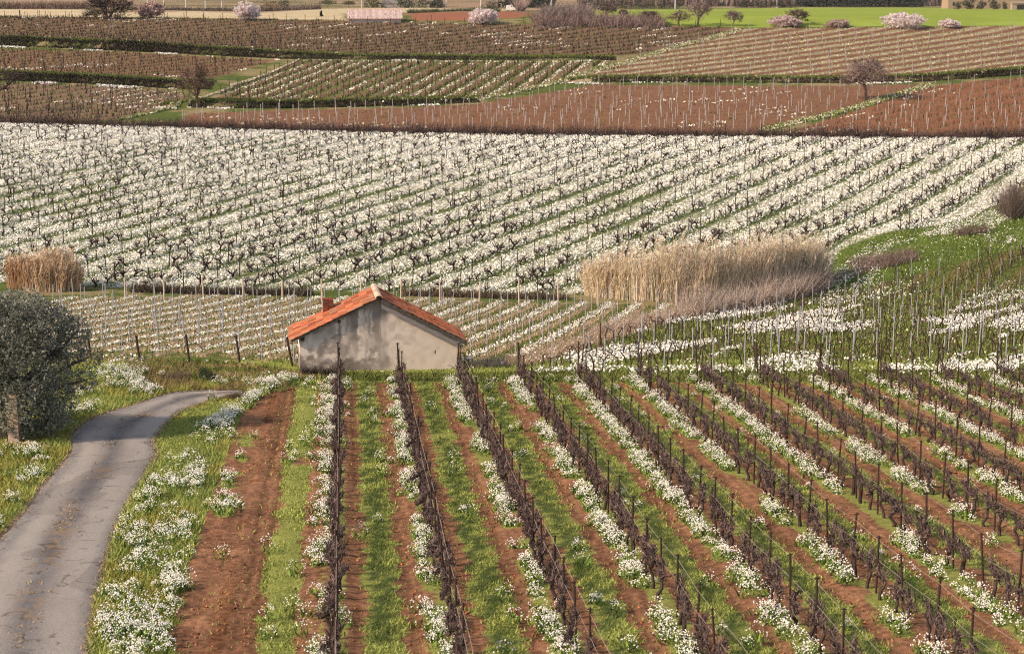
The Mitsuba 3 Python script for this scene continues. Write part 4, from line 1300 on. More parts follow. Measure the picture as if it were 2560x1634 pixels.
def leafy(name, label, cat, base, blobs, n, leaf, cols, trunk=None, slim=.45, up=.3, bsdf='leaf'):
    """A plant with a trunk and a crown of many small leaves spread through clumps."""
    tag(name, label, cat)
    ws = np.array([b_[3] * b_[4] * b_[5] for b_ in blobs]) ** .8
    cnt = (n * ws / ws.sum()).astype(int)
    ms = []
    for (bx, by, bz, rx, ry, rz), m in zip(blobs, cnt):
        d = rng.normal(size=(m, 3))
        d /= np.linalg.norm(d, axis=1, keepdims=True)
        rr = rng.uniform(.35, 1.0, m) ** .45 * (1 + .28 * (meshkit.noise(d * 2.6 + [bx, by, bz], 3) - .5))
        q_ = base + np.array([bx, by, bz]) + d * rr[:, None] * [rx, ry, rz]
        cl = meshkit.noise(q_ * 1.9, 8)
        q_ = q_[cl > rng.uniform(.30, .46, len(q_))]
        col = np.array(cols)[rng.integers(0, len(cols), len(q_))] * (1 + rng.normal(0, .18, (len(q_), 1)))
        ms.append(flecks(q_, leaf * rng.uniform(.6, 1.3, len(q_)), np.clip(col, .01, .6), up, slim))
    part(name, 'crown', J(ms), bsdf, kind='stuff')
    if trunk is not None:
        part(name, 'trunk', trunk, 'veg')


def limb_set(base, ends, r0, col):
    ms = []
    for e in ends:
        e = np.asarray(e, float)
        m1, m2 = base + (e - base) * .33 + rng.normal(0, .12, 3) * np.linalg.norm(e - base) * .3, base + (e - base) * .68 + rng.normal(0, .12, 3) * np.linalg.norm(e - base) * .3
        ms.append(tube([base, m1, m2, e], np.array([1, .75, .5, .22]) * r0, col, 6))
    return J(ms)


ob = A(20, 1096)
blobs = [(0.2, .2, 2.9, 1.9, 1.9, 1.7), (1.25, .1, 2.2, 1.25, 1.4, 1.5), (1.55, -.2, 1.25, .95, 1.1, 1.0), (.6, -.6, 1.6, 1.4, 1.2, 1.3), (-1.2, .2, 2.7, 1.9, 1.8, 1.8), (.9, .6, 3.55, 1.3, 1.4, 1.0),
         (1.9, .7, 3.1, .8, .9, .75), (-.3, .5, 4.1, 1.5, 1.4, 1.0), (2.35, .8, 3.6, .55, .7, .5), (-2.2, 0, 2.0, 1.7, 1.5, 1.7), (1.4, .5, 4.0, .9, .9, .65), (.5, .3, 4.65, 1.0, 1.0, .6), (1.0, -.5, .95, .85, .8, .8), (1.6, -.3, .75, .6, .7, .55), (2.75, .7, 2.7, .45, .5, .4), (2.6, .6, 1.9, .4, .45, .4), (-.5, -.6, 1.5, .8, .6, .7), (.55, -.7, .7, .5, .5, .5)]
leafy('olive_tree', 'big dark grey green olive tree overhanging the pale gate pillar beside the lane', 'olive tree', ob, blobs, 62000, .075, [(.17, .18, .145), (.25, .265, .22), (.42, .43, .38), (.11, .12, .10)],
      J([tube(np.array([ob + [0, 0, -.2], ob + [.1, .1, .7], ob + [0, .1, 1.4]]), [.34, .27, .25], (.12, .105, .09), 8), limb_set(ob + [0, .1, 1.3], [ob + np.array(b_[:3]) for b_ in blobs], .13, np.array([.11, .095, .085]))]), slim=.5)
gp = A(33, 1112)
sg = scale_at(gp)
part_key = tag('gate_pillar', 'pale pinkish rendered gate pillar half hidden under the olive tree', 'gate pillar')


def render_col(p, n, uv):
    n1, n2 = mikit.fbm(p.x * 3, p.y * 3, p.z * 3), mikit.fbm(p.x * 14, p.y * 14, p.z * 14)
    return mikit.mix(mikit.mix((.50, .37, .30), (.62, .49, .41), n1), (.28, .21, .17), mikit.smoothstep(.56, .7, n2) * .6)


scene['pink_render'] = {'type': 'diffuse', 'reflectance': mikit.proc(render_col)}
part('gate_pillar', 'shaft', frame_box(gp + [-.16, 0, -.1], np.array([.36, 0, 0]), np.array([0, .36, 0]), UP * 1.72, (.5, .4, .33)), 'pink_render')
part('gate_pillar', 'capstone', frame_box(gp + [-.20, -.04, 1.622], np.array([.44, 0, 0]), np.array([0, .44, 0]), UP * .09, (.42, .37, .32)), 'pink_render')
st_ = A(70, 1112)
ic = __import__('trimesh').creation.icosphere(2, .17)
v = np.array(ic.vertices) * [1.2, .8, .6]
v *= (1 + .5 * (meshkit.noise(v * 9, 2)[:, None] - .5))
add('boulder', (v + st_ + [0, 0, .03], np.array(ic.faces), np.tile(np.array([.42, .36, .30]), (len(v), 1))), 'veg', 'small pale stone on the grass below the olive tree', 'stone', smooth=True)
sb = A(518, 958)
leafy('evergreen_shrub', 'small dark evergreen shrub on the grass beyond the lane bend', 'shrub', sb, [(0, 0, .28, .30, .3, .32), (-.16, 0, .42, .18, .2, .28), (.22, .05, .22, .22, .2, .22)], 3000, .035, [(.05, .075, .045), (.075, .10, .06)],
      J([tube([sb + [0, 0, -.1], sb + [.02, 0, .2], sb + [-.05, 0, .45]], [.03, .025, .012], (.09, .07, .06), 5)]), .4)


# leafless and blossoming trees, far conifers
def bare_tree(name, label, base, h, wid, seed, col, blossom=None, stems=1, twigs=900, tw=.03, droop=0.0, nbl=2500, bl=.16, crown=(.42, .52), slim=1.0):
    r = np.random.default_rng(seed)
    tag(name, label, 'tree')
    tr, ends = [], []

    def grow(p, d, L, rad, depth):
        n = 3
        pts = [p]
        for i in range(n):
            d = d + r.normal(0, .16, 3)
            d /= np.linalg.norm(d)
            pts.append(pts[-1] + d * L / n)
        tr.append(tube(pts, np.linspace(rad, rad * .62, n + 1), np.array(col) * r.uniform(.85, 1.15), 5 if depth < 2 else 3, False))
        if depth >= 3:
            ends.extend(pts[1:])
            return
        for i in range(r.integers(3, 5)):
            a = r.normal(size=3) * [1, 1, .45] + [0, 0, .35 - droop]
            nd = d * .75 + a / np.linalg.norm(a) * .85
            nd /= np.linalg.norm(nd)
            grow(pts[-1] if i else pts[-2], nd, L * r.uniform(.58, .82), rad * .6, depth + 1)

    for s_ in range(stems):
        a = r.normal(0, .35, 2) * (stems > 1)
        grow(base + [r.normal(0, .2) * (stems > 1), 0, -.2], np.array([a[0], a[1] * .5, 1.0]), h * .36, h * .035, 0)
    e = np.array(ends)
    # fit the crown to its height and width
    allp = np.vstack([t[0] for t in tr])
    cx = base[0]
    fx = (wid / 2) / max(np.percentile(np.abs(e[:, 0] - cx), 97), .1)
    fz = h * .93 / max(np.percentile(e[:, 2] - base[2], 98), .1)
    sc = np.array([fx, fx, fz])
    fit = lambda v_: base + (v_ - base) * sc
    part(name, 'trunk', J([(fit(t[0]), t[1], t[2]) for t in tr]))
    e = fit(e)
    k = r.integers(0, len(e), twigs)
    d = r.normal(size=(twigs, 3)) + [0, 0, .5]
    d += (e[k] - (base + [0, 0, h * .4])) / h * 1.6
    d /= np.linalg.norm(d, axis=1, keepdims=True)
    part(name, 'twigs', blades_between(e[k], e[k] + d * h * r.uniform(.05, .17, (twigs, 1)), tw, np.clip(np.array(col) * 1.25 * (1 + r.normal(0, .2, (twigs, 1))), .01, .6)), kind='stuff')
    if blossom is not None:
        k = r.integers(0, len(e), nbl)
        dd = r.normal(size=(nbl, 3)) * [1, 1, .8] + [0, 0, .35]
        dd /= np.linalg.norm(dd, axis=1, keepdims=True)
        dome = base + [0, 0, h * crown[0]] + dd * r.uniform(.3, 1, (nbl, 1)) ** .5 * (.42 + 1.1 * meshkit.noise(dd * 3.4 + seed, 4)[:, None]) * [wid * .49, wid * .49, h * crown[1]]
        q_ = np.where((r.random(nbl) < .72)[:, None], dome, e[k] + r.normal(0, h * .045, (nbl, 3)))
        part(name, 'blossom', flecks(q_, bl * rng.uniform(.6, 1.3, nbl), np.clip(np.array(blossom) * (1 + rng.normal(0, .09, (nbl, 1))), .05, .85), .3, slim), 'leaf' if sum(blossom) > 1.2 else 'veg', kind='stuff')


def tree_px(px, py, top, w):
    b_ = A(px, py)
    s_ = scale_at(b_)
    return b_, (py - top) / s_, w / s_


GREYB, MAUVE = (.085, .062, .055), (.17, .125, .12)
PINK, WHITEP = (.60, .48, .48), (.76, .68, .68)
b_, h_, w_ = tree_px(2165, 250, 146, 108)
bare_tree('almond_tree', 'lone round almond tree with faded blossom on the track between the red plots', b_, h_, w_, 11, (.075, .055, .048), (.27, .20, .19), 1, 2600, .035, 0, 9500, .11, (.64, .37), .6)
b_, h_, w_ = tree_px(497, 268, 166, 95)
bare_tree('leafless_tree', 'leafless twin stemmed tree on the bank corner beside the steep rows', b_, h_, w_, 23, (.095, .058, .043), (.15, .10, .085), 2, 2200, .04, 0, 4200, .14, (.64, .40), .22)
b_, h_, w_ = tree_px(-8, 282, 165, 100)
bare_tree('leafless_tree', 'dark leafless tree cut by the picture edge beside the brown plot', b_, h_, w_, 31, (.06, .045, .042), (.13, .10, .095), 1, 1600, .04, 0, 900, .12, (.66, .38), .25)
b_, h_, w_ = tree_px(268, 46, -16, 118)
bare_tree('leafless_tree', 'broad dome of a dark leafless tree on the crest beside the pale field', b_, h_, w_, 37, (.085, .058, .052), (.115, .082, .075), 5, 3200, .10, 0, 4200, .32, (.30, .70), .3)
for i, (px, py, top, w, bl, lab) in enumerate(((375, 44, 8, 66, (.50, .35, .32), 'thin dusky pink almond tree beside the broad leafless dome'), (620, 50, 8, 58, WHITEP, 'bright white pink almond tree on the crest before the poles'),
                                               (1206, 60, 24, 70, WHITEP, 'wide pale almond tree in blossom before the bare brown field'), (2258, 70, 33, 96, WHITEP, 'broad almond tree in blossom below the green meadow'),
                                               (2372, 70, 50, 44, WHITEP, 'small white almond bush beside the broad blossoming almond'), (1962, 66, 41, 76, PINK, 'low pink almond tree in front of a dark leafless tree'),
                                               (2092, 68, 50, 56, (.50, .40, .36), 'low fading almond bush between two blossoming almonds'))):
    b_, h_, w_ = tree_px(px, py, top, w)
    bare_tree('blossom_tree', lab, b_, h_, w_, 50 + i, MAUVE, bl, 2, 500, .06, 0, 3600, .24)
for i, (px, py, top, w, col, lab) in enumerate(((1516, 46, 12, 52, GREYB, 'dark forked leafless tree at the start of the green meadow'), (1745, 66, 4, 60, MAUVE, 'tall mauve leafless tree before the green meadow'),
                                                (1700, 66, 28, 60, (.14, .11, .09), 'spreading leafless tree beside the tall mauve one'), (1832, 66, 28, 44, MAUVE, 'leafless tree with two dusky crowns before the green meadow'),
                                                (1990, 62, 24, 62, GREYB, 'dark leafless tree behind the low pink almond'), (1622, 58, 28, 40, GREYB, 'ivy clad stump tree on the green meadow edge'), (1558, 46, 26, 22, GREYB, 'thin leaning sapling on the green meadow'))):
    b_, h_, w_ = tree_px(px, py, top, w)
    bare_tree('leafless_tree', lab, b_, h_, w_, 70 + i, col, tuple(np.array(col) * 1.5), 1, 900, .08, 0, 700, .30, (.62, .38), .3)
b_, h_, w_ = tree_px(2233, 702, 664, 26)
bare_tree('sapling', 'twiggy dark sapling at the top of the green vineyard', b_, h_, w_, 88, (.07, .055, .05), None, 1, 260, .02)
b_, h_, w_ = tree_px(1990, 716, 622, 70)
bare_tree('sapling', 'dark leafless bush standing in the end of the reed bed', b_ + [0, -.6, 0], h_, w_, 89, (.065, .05, .048), None, 3, 500, .03)

# ------------------------------------------------------------------ posts that stand apart
WOODP = np.array([.58, .46, .38])
source('row_end_post_model', {'post': post_m(1.75, .060, WOODP, False)})
for i in range(15):
    px = 313 + 98.4 * i
    b_ = A(px, 751 + 1.0 * i)
    copy('row_end_post', 'row_end_post_model', b_, rng.uniform(0, 6), (1, 1, rng.uniform(.9, 1.08)), (rng.normal(0, 2), 0), 'pale wooden end post at the upper end of the straw coloured rows', 'post', 'pale end posts along the upper edge of the straw coloured rows')
source('dark_end_post_model', {'post': post_m(1.35, .055, np.array([.075, .050, .042]), False)})
for px, py, ln, lab in ((228, 900, -5, 'leaning dark wooden post nearest the olive tree'), (351, 911, -6, 'second leaning dark wooden post from the olive tree'), (474, 909, -5, 'third leaning dark wooden post from the olive tree'), (600, 911, -6, 'fourth leaning dark wooden post from the olive tree'), (731, 916, -9, 'leaning dark wooden post beside the hut')):
    copy('leaning_post', 'dark_end_post_model', A(px, py), 0, (1, 1, 1), (ln, 0), lab, 'post')
add('post_stump', J([tube([A(457, 922) - [0, 0, .1], A(457, 922) + [.01, 0, .26]], .05, (.09, .06, .05), 6)]), 'veg', 'short dark post stump beyond the lane bend', 'post')
for i, (px, py) in enumerate(((2278, 736), (2384, 738), (2476, 740), (1500, 868), (1637, 860), (1888, 930))):
    copy('slope_post', 'dark_end_post_model', A(px, py), 0, (.8, .8, 1.1 if i < 3 else .95), (rng.normal(3 if i < 3 else 0, 1), 0), 'dark post at the upper end of the green vineyard rows' if i < 3 else 'dark post among the steel stakes at the foot of the green vineyard', 'post', 'dark posts at the upper end of the green vineyard' if i < 3 else 'dark posts at the foot of the green vineyard')
for i in range(13):
    px, py = 2412 + 12.5 * i + (6 if i % 2 else 0), 712 - 5.5 * i
    copy('slanting_post', 'dark_end_post_model', A(px, py), 0, (.75, .75, 1.0), (-17 + rng.normal(0, 2), 0), 'dark slanting anchor post in the cluster high on the green slope', 'post', 'slanting anchor posts high on the green slope')
po = A(290, 982)
add('lane_marker', J([tube([po - [0, 0, .1], po + [0, 0, .42]], .035, (.42, .30, .21), 6)]), 'veg', 'short weathered wooden marker on the verge of the lane bend', 'marker') if False else None
po = A(391, 976)
add('lane_marker', J([tube([po - [0, 0, .1], po + [.02, 0, .30]], .03, (.42, .30, .21), 6)]), 'veg', 'short weathered wooden stake at the lane bend', 'stake')

# ------------------------------------------------------------------ the far edge: shed, van, poles, conifers, hedges, farmhouse
sa, sb2 = A(872, 58), A(1002, 57)
ss = scale_at(sa)
e1 = sb2 - sa; e1[2] = 0
Ls = np.linalg.norm(e1); e1 /= Ls
e2 = np.array([-e1[1], e1[0], 0])
gz = min(sa[2], sb2[2]) - 1.1
Wd, he, hr = 6.0, 2.0, 3.6
S = lambda u_, w_, z_: np.array([sa[0], sa[1], gz]) + e1 * u_ + e2 * w_ + UP * z_
shed = tag('field_shed', 'long low shed with a pale pink tiled roof on the crest', 'shed')


def quadbox(a, b, c, d, th, col):
    """A slab between four points, th thick downwards."""
    v = np.array([a, b, c, d, a - UP * th, b - UP * th, c - UP * th, d - UP * th])
    f = np.array([[0, 1, 2], [0, 2, 3], [4, 6, 5], [4, 7, 6], [0, 4, 5], [0, 5, 1], [1, 5, 6], [1, 6, 2], [2, 6, 7], [2, 7, 3], [3, 7, 4], [3, 4, 0]])
    return v, f, np.broadcast_to(np.asarray(col, float), v.shape)


def prism(pts, off, col):
    """A gable-shaped wall: outline pts moved along off."""
    n = len(pts)
    v = np.array(list(pts) + [p_ + off for p_ in pts])
    f = []
    for i in range(1, n - 1):
        f += [[0, i, i + 1], [n, n + i + 1, n + i]]
    for i in range(n):
        j2 = (i + 1) % n
        f += [[i, n + i, n + j2], [i, n + j2, j2]]
    return v, np.array(f), np.broadcast_to(np.asarray(col, float), v.shape)


for u_ in (0, Ls - .25):
    part(shed, 'gable_wall', prism([S(u_, 0, -.6), S(u_, Wd, -.6), S(u_, Wd, he), S(u_, Wd / 2, hr), S(u_, 0, he)], e1 * .25, (.66, .61, .58)))
for w_ in (0, Wd - .25):
    part(shed, 'long_wall', frame_box(S(.26, w_, -1), e1 * (Ls - .52), e2 * .25, UP * (he + .9), (.60, .52, .47)))
part(shed, 'window', frame_box(S(Ls - .02, Wd * .36, 1.3), e1 * .06, e2 * .7, UP * .8, (.04, .04, .045)))
rf_ = part(shed, 'roof', J([quadbox(S(-.3, -.35, he - .1), S(Ls + .3, -.35, he - .1), S(Ls + .3, Wd / 2, hr + .12), S(-.3, Wd / 2, hr + .12), .12, (.58, .47, .45)),
                            quadbox(S(-.3, Wd / 2, hr + .12), S(Ls + .3, Wd / 2, hr + .12), S(Ls + .3, Wd + .35, he - .1), S(-.3, Wd + .35, he - .1), .12, (.60, .42, .38))]))
nr = 46
part(rf_, 'tile_courses', J([tube([S(-.28 + i * (Ls + .56) / nr, -.34, he - .05), S(-.28 + i * (Ls + .56) / nr, Wd / 2, hr + .16)], .09, np.array([.60, .48, .46]) * rng.uniform(.85, 1.1), 5) for i in range(nr + 1)]), kind='stuff')
part(rf_, 'ridge', J([tube([S(-.3, Wd / 2, hr + .14), S(Ls + .3, Wd / 2, hr + .14)], .14, (.55, .33, .28), 6)]))
part(shed, 'eave_course', J([tube([S(-.3, -.36, he - .12), S(Ls + .3, -.36, he - .12)], .07, (.5, .34, .3), 5)]))

vb = A(1277, 29); vs = scale_at(vb); L_ = 24 / vs
van = tag('parked_van', 'small white van parked at the end of the bare brown field', 'van')
V = lambda u_, w_, z_: vb + np.array([u_, w_, z_ + .1])
prof_ = np.array([(0, .35), (0, 1.9), (.25, 2.15), (2.9, 2.15), (3.5, 1.35), (4.3, 1.2), (4.4, .4)]) * [L_ / 4.4, 1.0]
part(van, 'body', prism([V(a_ - L_ / 2, 0, b_) for a_, b_ in prof_], np.array([0, 1.8, 0]), (.82, .82, .82)))
part(van, 'windscreen', quadbox(V(L_ * .17, -.01, 2.02), V(L_ * .29, -.01, 1.40), V(L_ * .29, 1.81, 1.40), V(L_ * .17, 1.81, 2.02), .05, (.05, .06, .08)))
part(van, 'side_window', frame_box(V(L_ * .04, -.02, 1.45), np.array([L_ * .10, 0, 0]), np.array([0, .03, 0]), UP * .45, (.05, .06, .08)))
for u_ in (-.3, .3):
    for w_ in (.02, 1.6):
        g_ = np.linspace(0, 2 * np.pi, 13)
        part(van, 'wheel', tube([V(L_ * u_, w_ - .05, .33), V(L_ * u_, w_ + .18, .33)], .36, (.03, .03, .03), 12))

for i, (px, py, top, lean) in enumerate(((370, 28, -14, 0), (410, 22, -14, 0), (465, 24, -14, 0), (514, 22, 3, 0), (555, 20, 2, 0), (123, 6, -16, 0), (1062, 20, 2, 0), (1116, 20, 0, 0), (1202, 22, -14, 0), (1378, 27, -14, 9), (1688, 23, -14, 0), (1942, 19, -14, 0), (617, 26, -12, 0), (905, 20, -6, 0))):
    b_ = A(px, py); s_ = scale_at(b_)
    hh = (py - top) / s_
    add('utility_pole', tube([b_ - [0, 0, .4], b_ + [0, 0, hh * .5], b_ + [math.tan(math.radians(lean)) * hh, 0, hh]], [.30, .26, .22], (.62, .60, .60), 6), 'veg', 'slim pale pole rising out of the picture beyond the crest' if lean == 0 else 'leaning pale pole beside the dark conifers', 'pole', None if lean else 'pale poles beyond the crest')
# a conifer: ragged tiers of needle clumps on a trunk; an umbrella pine: a flat dome
def conifer(name, label, px, py, top, w, col, shape='cone', n=1500):
    b_, h_, w_ = tree_px(px, py, top, w)
    if shape == 'cone':
        blobs_ = [(rng.normal(0, .05) * w_, 0, h_ * (.12 + .8 * t_), w_ * .5 * (1 - t_ * .8), w_ * .5 * (1 - t_ * .8), h_ * .16) for t_ in np.linspace(0, 1, 6)]
    elif shape == 'bush':
        blobs_ = [(rng.normal(0, .22) * w_, rng.normal(0, .15) * w_, h_ * z_, w_ * .36, w_ * .36, h_ * .26) for z_ in (.12, .15, .3, .35, .5, .62, .78)]
    elif shape == 'round':
        blobs_ = [(rng.normal(0, .2) * w_, rng.normal(0, .15) * w_, h_ * rng.uniform(.45, .8), w_ * .32, w_ * .32, h_ * .28) for _ in range(7)]
    else:
        blobs_ = [(w_ * x_, 0, h_ * z_, w_ * .26, w_ * .26, h_ * .2) for x_, z_ in ((-.28, .68), (0, .8), (.28, .68), (0, .62), (-.14, .76), (.14, .76))]
    lf = max(.26, h_ * .085)
    leafy(name, label, 'tree', b_, blobs_, n, lf, [col, np.array(col) * 1.4, np.array(col) * .7], tube([b_ - [0, 0, .3], b_ + [0, 0, h_ * .7]], [h_ * .03, h_ * .015], (.10, .07, .055), 6), .6, .2, 'veg')


DK, OLV = (.030, .045, .036), (.075, .085, .042)
conifer('cypress', 'single small black cypress in the pale field', 803, 42, 27, 7, (.02, .022, .02), 'cone', 400)
for i, (px, py, top, w, col, sh, lab) in enumerate(((1228, 24, 1, 40, DK, 'bush', 'round dark pine beside the parked van'), (712, 24, 0, 38, DK, 'bush', 'dark round pine beside the ochre thicket'),
        (820, 22, 1, 46, OLV, 'flat', 'flat domed umbrella pine beyond the pale field'), (872, 22, 3, 36, OLV, 'flat', 'smaller umbrella pine beside the flat domed one'),
        (668, 28, 0, 64, (.17, .12, .07), 'bush', 'ochre thicket tree behind the white pink almond'), (930, 20, -14, 46, OLV, 'bush', 'olive green tree before the grey barn roof'), (1010, 20, -10, 56, DK, 'bush', 'dark tree behind the grey barn roof'),
        (1060, 20, -12, 40, OLV, 'bush', 'olive green tree near the grey barn'), (1095, 20, -14, 44, DK, 'cone', 'dark conifer at the end of the barn trees'))):
    conifer('distant_tree', lab, px, py, top, w, col, sh, 900)
for i in range(12):
    conifer('dark_conifer', 'tall dark conifer in the dense stand beside the leaning pole', 1272 + 9.5 * i, 19, -24 + rng.uniform(-6, 6), 24, (.024, .036, .034), 'bush', 1000)
    labels[[k_ for k_ in labels if k_.startswith('dark_conifer')][-1]]['group'] = 'dark conifers beside the leaning pole'
for i in range(26):
    conifer('woodland_tree', 'dark blue green tree in the wood along the green meadow', 2000 + 12 * i, 17.5, -18 + rng.uniform(-6, 6), 26, (.030, .036, .038), 'bush', 1100)
    labels[[k_ for k_ in labels if k_.startswith('woodland_tree')][-1]]['group'] = 'dark trees of the wood along the green meadow'
for i in range(9):
    conifer('hedge_tree', 'low dark hedge tree at the corner of the green meadow', 1850 + 17 * i, 20, 3 + rng.uniform(-3, 3), 26, (.05, .045, .033), 'bush', 700)
    labels[[k_ for k_ in labels if k_.startswith('hedge_tree')][-1]]['group'] = 'dark hedge trees at the meadow corner'
for i in range(18):
    conifer('scrub_oak', 'brown green scrubby oak beyond the green meadow', 1450 + 14 * i + rng.normal(0, 4), 22, 2 + rng.uniform(-5, 4), 24, (.10, .085, .06) if i % 3 else (.17, .12, .11), 'bush', 500)
    labels[[k_ for k_ in labels if k_.startswith('scrub_oak')][-1]]['group'] = 'scrubby oaks beyond the green meadow'
# farmhouse on the far right and its trees
fa_ = A(2370, 22); fb_ = A(2640, 25); fs = scale_at(fa_)
fh = tag('stone_farmhouse', 'large ochre stone farmhouse half hidden by dark trees beyond the meadow', 'farmhouse')
fl_ = np.linalg.norm((fb_ - fa_)[:2])
Fh = lambda u_, w_, z_: fa_ + np.array([u_, w_, z_])
part(fh, 'wall', frame_box(Fh(0, 0, -1), np.array([fl_, 0, 0]), np.array([0, 12, 0]), UP * 8.5, (.34, .25, .185)), 'veg')
part(fh, 'roof', quadbox(Fh(-.5, -.6, 7.6), Fh(fl_ + .5, -.6, 7.6), Fh(fl_ + .5, 6, 10.2), Fh(-.5, 6, 10.2), .2, (.40, .22, .16)))
for i in range(9):
    part(fh, 'window', frame_box(Fh(2 + i * fl_ / 9.3, -.06, 4.0 if i % 2 else 1.2), np.array([1.1, 0, 0]), np.array([0, .1, 0]), UP * 1.6, (.03, .028, .03)))
lt = tag('lean_to', 'low stone lean to with a dark opening beside the farmhouse', 'outbuilding')
la = A(2525, 24)
part(lt, 'wall', frame_box(la + [0, -3, -1], np.array([14, 0, 0]), np.array([0, 2.7, 0]), UP * 3.6, (.36, .28, .22)))
part(lt, 'opening', frame_box(la + [2.0, -3.08, -.4], np.array([3.2, 0, 0]), np.array([0, .1, 0]), UP * 2.3, (.02, .02, .022)))
part(lt, 'roof', quadbox(la + [-.4, -3.5, 2.65], la + [14.4, -3.5, 2.65], la + [14.4, -.32, 3.3], la + [-.4, -.32, 3.3], .15, (.30, .22, .19)))
for px, w in ((2288, 14), (2336, 15)):
    b_ = A(px, 12)
    bw_ = w / scale_at(b_)
    add('white_canopy', J([frame_box(b_ + [-bw_ / 2, 0, 0], np.array([bw_, 0, 0]), np.array([0, 2.5, 0]), UP * 3.6, (.80, .80, .82)), frame_box(b_ + [-bw_ / 2 - .2, -.2, 3.61], np.array([bw_ + .4, 0, 0]), np.array([0, 2.9, 0]), UP * .2, (.74, .74, .77))]), 'veg',
        'white box shape by the wood, the one nearer the dark trees' if px < 2300 else 'white box shape by the wood, the one nearer the farmhouse', 'shelter')
for px, top, w, lab in ((2420, -6, 26, 'dark tree before the farmhouse, nearest its corner'), (2452, 2, 14, 'slim dark cypress before the farmhouse'), (2486, -3, 22, 'broad dark tree before the middle of the farmhouse'), (2395, 4, 14, 'small dark tree at the corner of the farmhouse'), (2512, 6, 12, 'short dark cypress beside the lean to')):
    conifer('garden_tree', lab, px, 23, top, w, (.03, .036, .03), 'bush', 700)
# barn roof among the trees
bb = A(952, 20); bs_ = scale_at(bb)
barn = tag('grey_barn', 'grey roofed barn among the trees beyond the pale field', 'barn')
bl_ = 46 / bs_
part(barn, 'wall', frame_box(bb + [0, 4, -1], np.array([bl_, 0, 0]), np.array([0, 6, 0]), UP * 3, (.40, .36, .33)))
part(barn, 'roof', prism([bb + [-.6, 3.5, 2.0], bb + [bl_ + .6, 3.5, 2.0], bb + [bl_ * .66, 3.5, 4.3], bb + [bl_ * .34, 3.5, 4.3]], np.array([0, 7, 0]), (.30, .29, .29)))
# hedges and brush bands far away
brush('hedgerow', 'mauve brown brush band at the foot of the green meadow', 'brush', [(1335, 62), (1480, 62), (1660, 66)], 3200, (-4, 6), 2.6, (.24, .175, .165), .16)
brush('hedgerow', 'rounded mauve thicket before the start of the green meadow', 'brush', [(1360, 50), (1420, 48), (1475, 46)], 2600, (-8, 8), 3.4, (.25, .20, .195), .2)
brush('hedgerow', 'reddish brown hedge behind the pale field beside the broad leafless tree', 'brush', [(-40, 22), (100, 22), (215, 22)], 2200, (-8, 8), 3.8, (.16, .10, .08), .3)
brush('hedgerow', 'dark low hedge along the far side of the pale field', 'brush', [(325, 24), (480, 27), (600, 28)], 1500, (-3, 3), 1.8, (.09, .075, .065), .3)
brush('hedgerow', 'brown hedge along the back of the pale field before the pines', 'brush', [(640, 29), (720, 26), (800, 23)], 1500, (-5, 5), 2.6, (.19, .145, .125), .3)
brush('hedgerow', 'dark green hedge above the bare brown field', 'brush', [(1020, 33), (1100, 30), (1180, 28), (1250, 30)], 1500, (-2, 2), 1.5, (.05, .07, .03), .25)
brush('hedgerow', 'pinkish brush beside the parked van', 'brush', [(1290, 29), (1300, 29), (1310, 28)], 700, (-3, 3), 5.5, (.36, .27, .25), .3)
far = []
for k_ in range(24):
    yy = float(rng.uniform(900, 3200))
    x0 = float(rng.uniform(-.36, .30)) * yy
    n = 700
    L_ = rng.uniform(.05, .25) * yy
    P = ground_pts(x0 + rng.uniform(0, L_, n), yy + rng.uniform(-12, 12, n))
    far.append(blades(P, rng.uniform(2.5, 8, n), 2.4, rng.uniform(.1, .6, n), jit([(.12, .085, .08), (.10, .10, .06), (.06, .075, .06)][k_ % 3], n, .25)))
stuff('distant_woods', J(far), 'hazy belts of leafless woods across the plain', 'woods')

# ------------------------------------------------------------------ air
scene['haze_air'] = {'type': 'homogeneous', 'albedo': {'type': 'rgb', 'value': [.95, .95, .96]}, 'sigma_t': 0.00006}
scene['haze'] = {'type': 'cube', 'to_world': T().translate([0, 4000, 17]).scale([8000, 5500, 23]), 'bsdf': {'type': 'null'}, 'interior': {'type': 'ref', 'id': 'haze_air'}}
labels['haze'] = {'label': 'thin pale haze in the air over the far plain', 'category': 'haze', 'kind': 'stuff'}
scene['camera']['medium'] = {'type': 'ref', 'id': 'haze_air'}

# gravel and dry litter lying on the lane
t_ = rng.uniform(0, 1, 9000)
side = rng.random(9000)
uu = np.where(side < .4, np.abs(rng.normal(0, .05, 9000)), np.where(side < .7, 1 - np.abs(rng.normal(0, .04, 9000)), .52 + rng.normal(0, .06, 9000)))
ii = t_ * (NR - 1.001)
i0 = ii.astype(int); fr_ = (ii - i0)[:, None]
Lp, Rp = _l[i0] * (1 - fr_) + _l[i0 + 1] * fr_, _r[i0] * (1 - fr_) + _r[i0 + 1] * fr_
gp_ = Lp * (1 - uu[:, None]) + Rp * uu[:, None]
keep = (side < .7) | (nz(gp_[:, 0], gp_[:, 1], 1.6, 201) > .55)
gp_, uu = gp_[keep], uu[keep]
zz = height(gp_[:, 0], gp_[:, 1]) + .02 + .05 * (1 - np.clip((2 * uu - 1) ** 2, 0, 1))
stuff('lane_gravel', heads(np.column_stack([gp_, zz]), rng.uniform(.008, .03, len(gp_)), jit((.30, .24, .19), len(gp_), .3, .06)), 'loose gravel and dry litter along the lane edges and its middle', 'gravel')
lt_ = rng.random(len(gp_)) < .35
stuff('lane_litter', blades(np.column_stack([gp_, zz])[lt_], rng.uniform(.02, .07, lt_.sum()), .04, rng.uniform(1, 3, lt_.sum()), jit((.34, .25, .15), lt_.sum(), .25, .05)), 'dry grass litter scattered on the lane', 'litter')

# a tiny far-off person by the pink almond
pb = A(1954, 64)
import manifold3d as m3


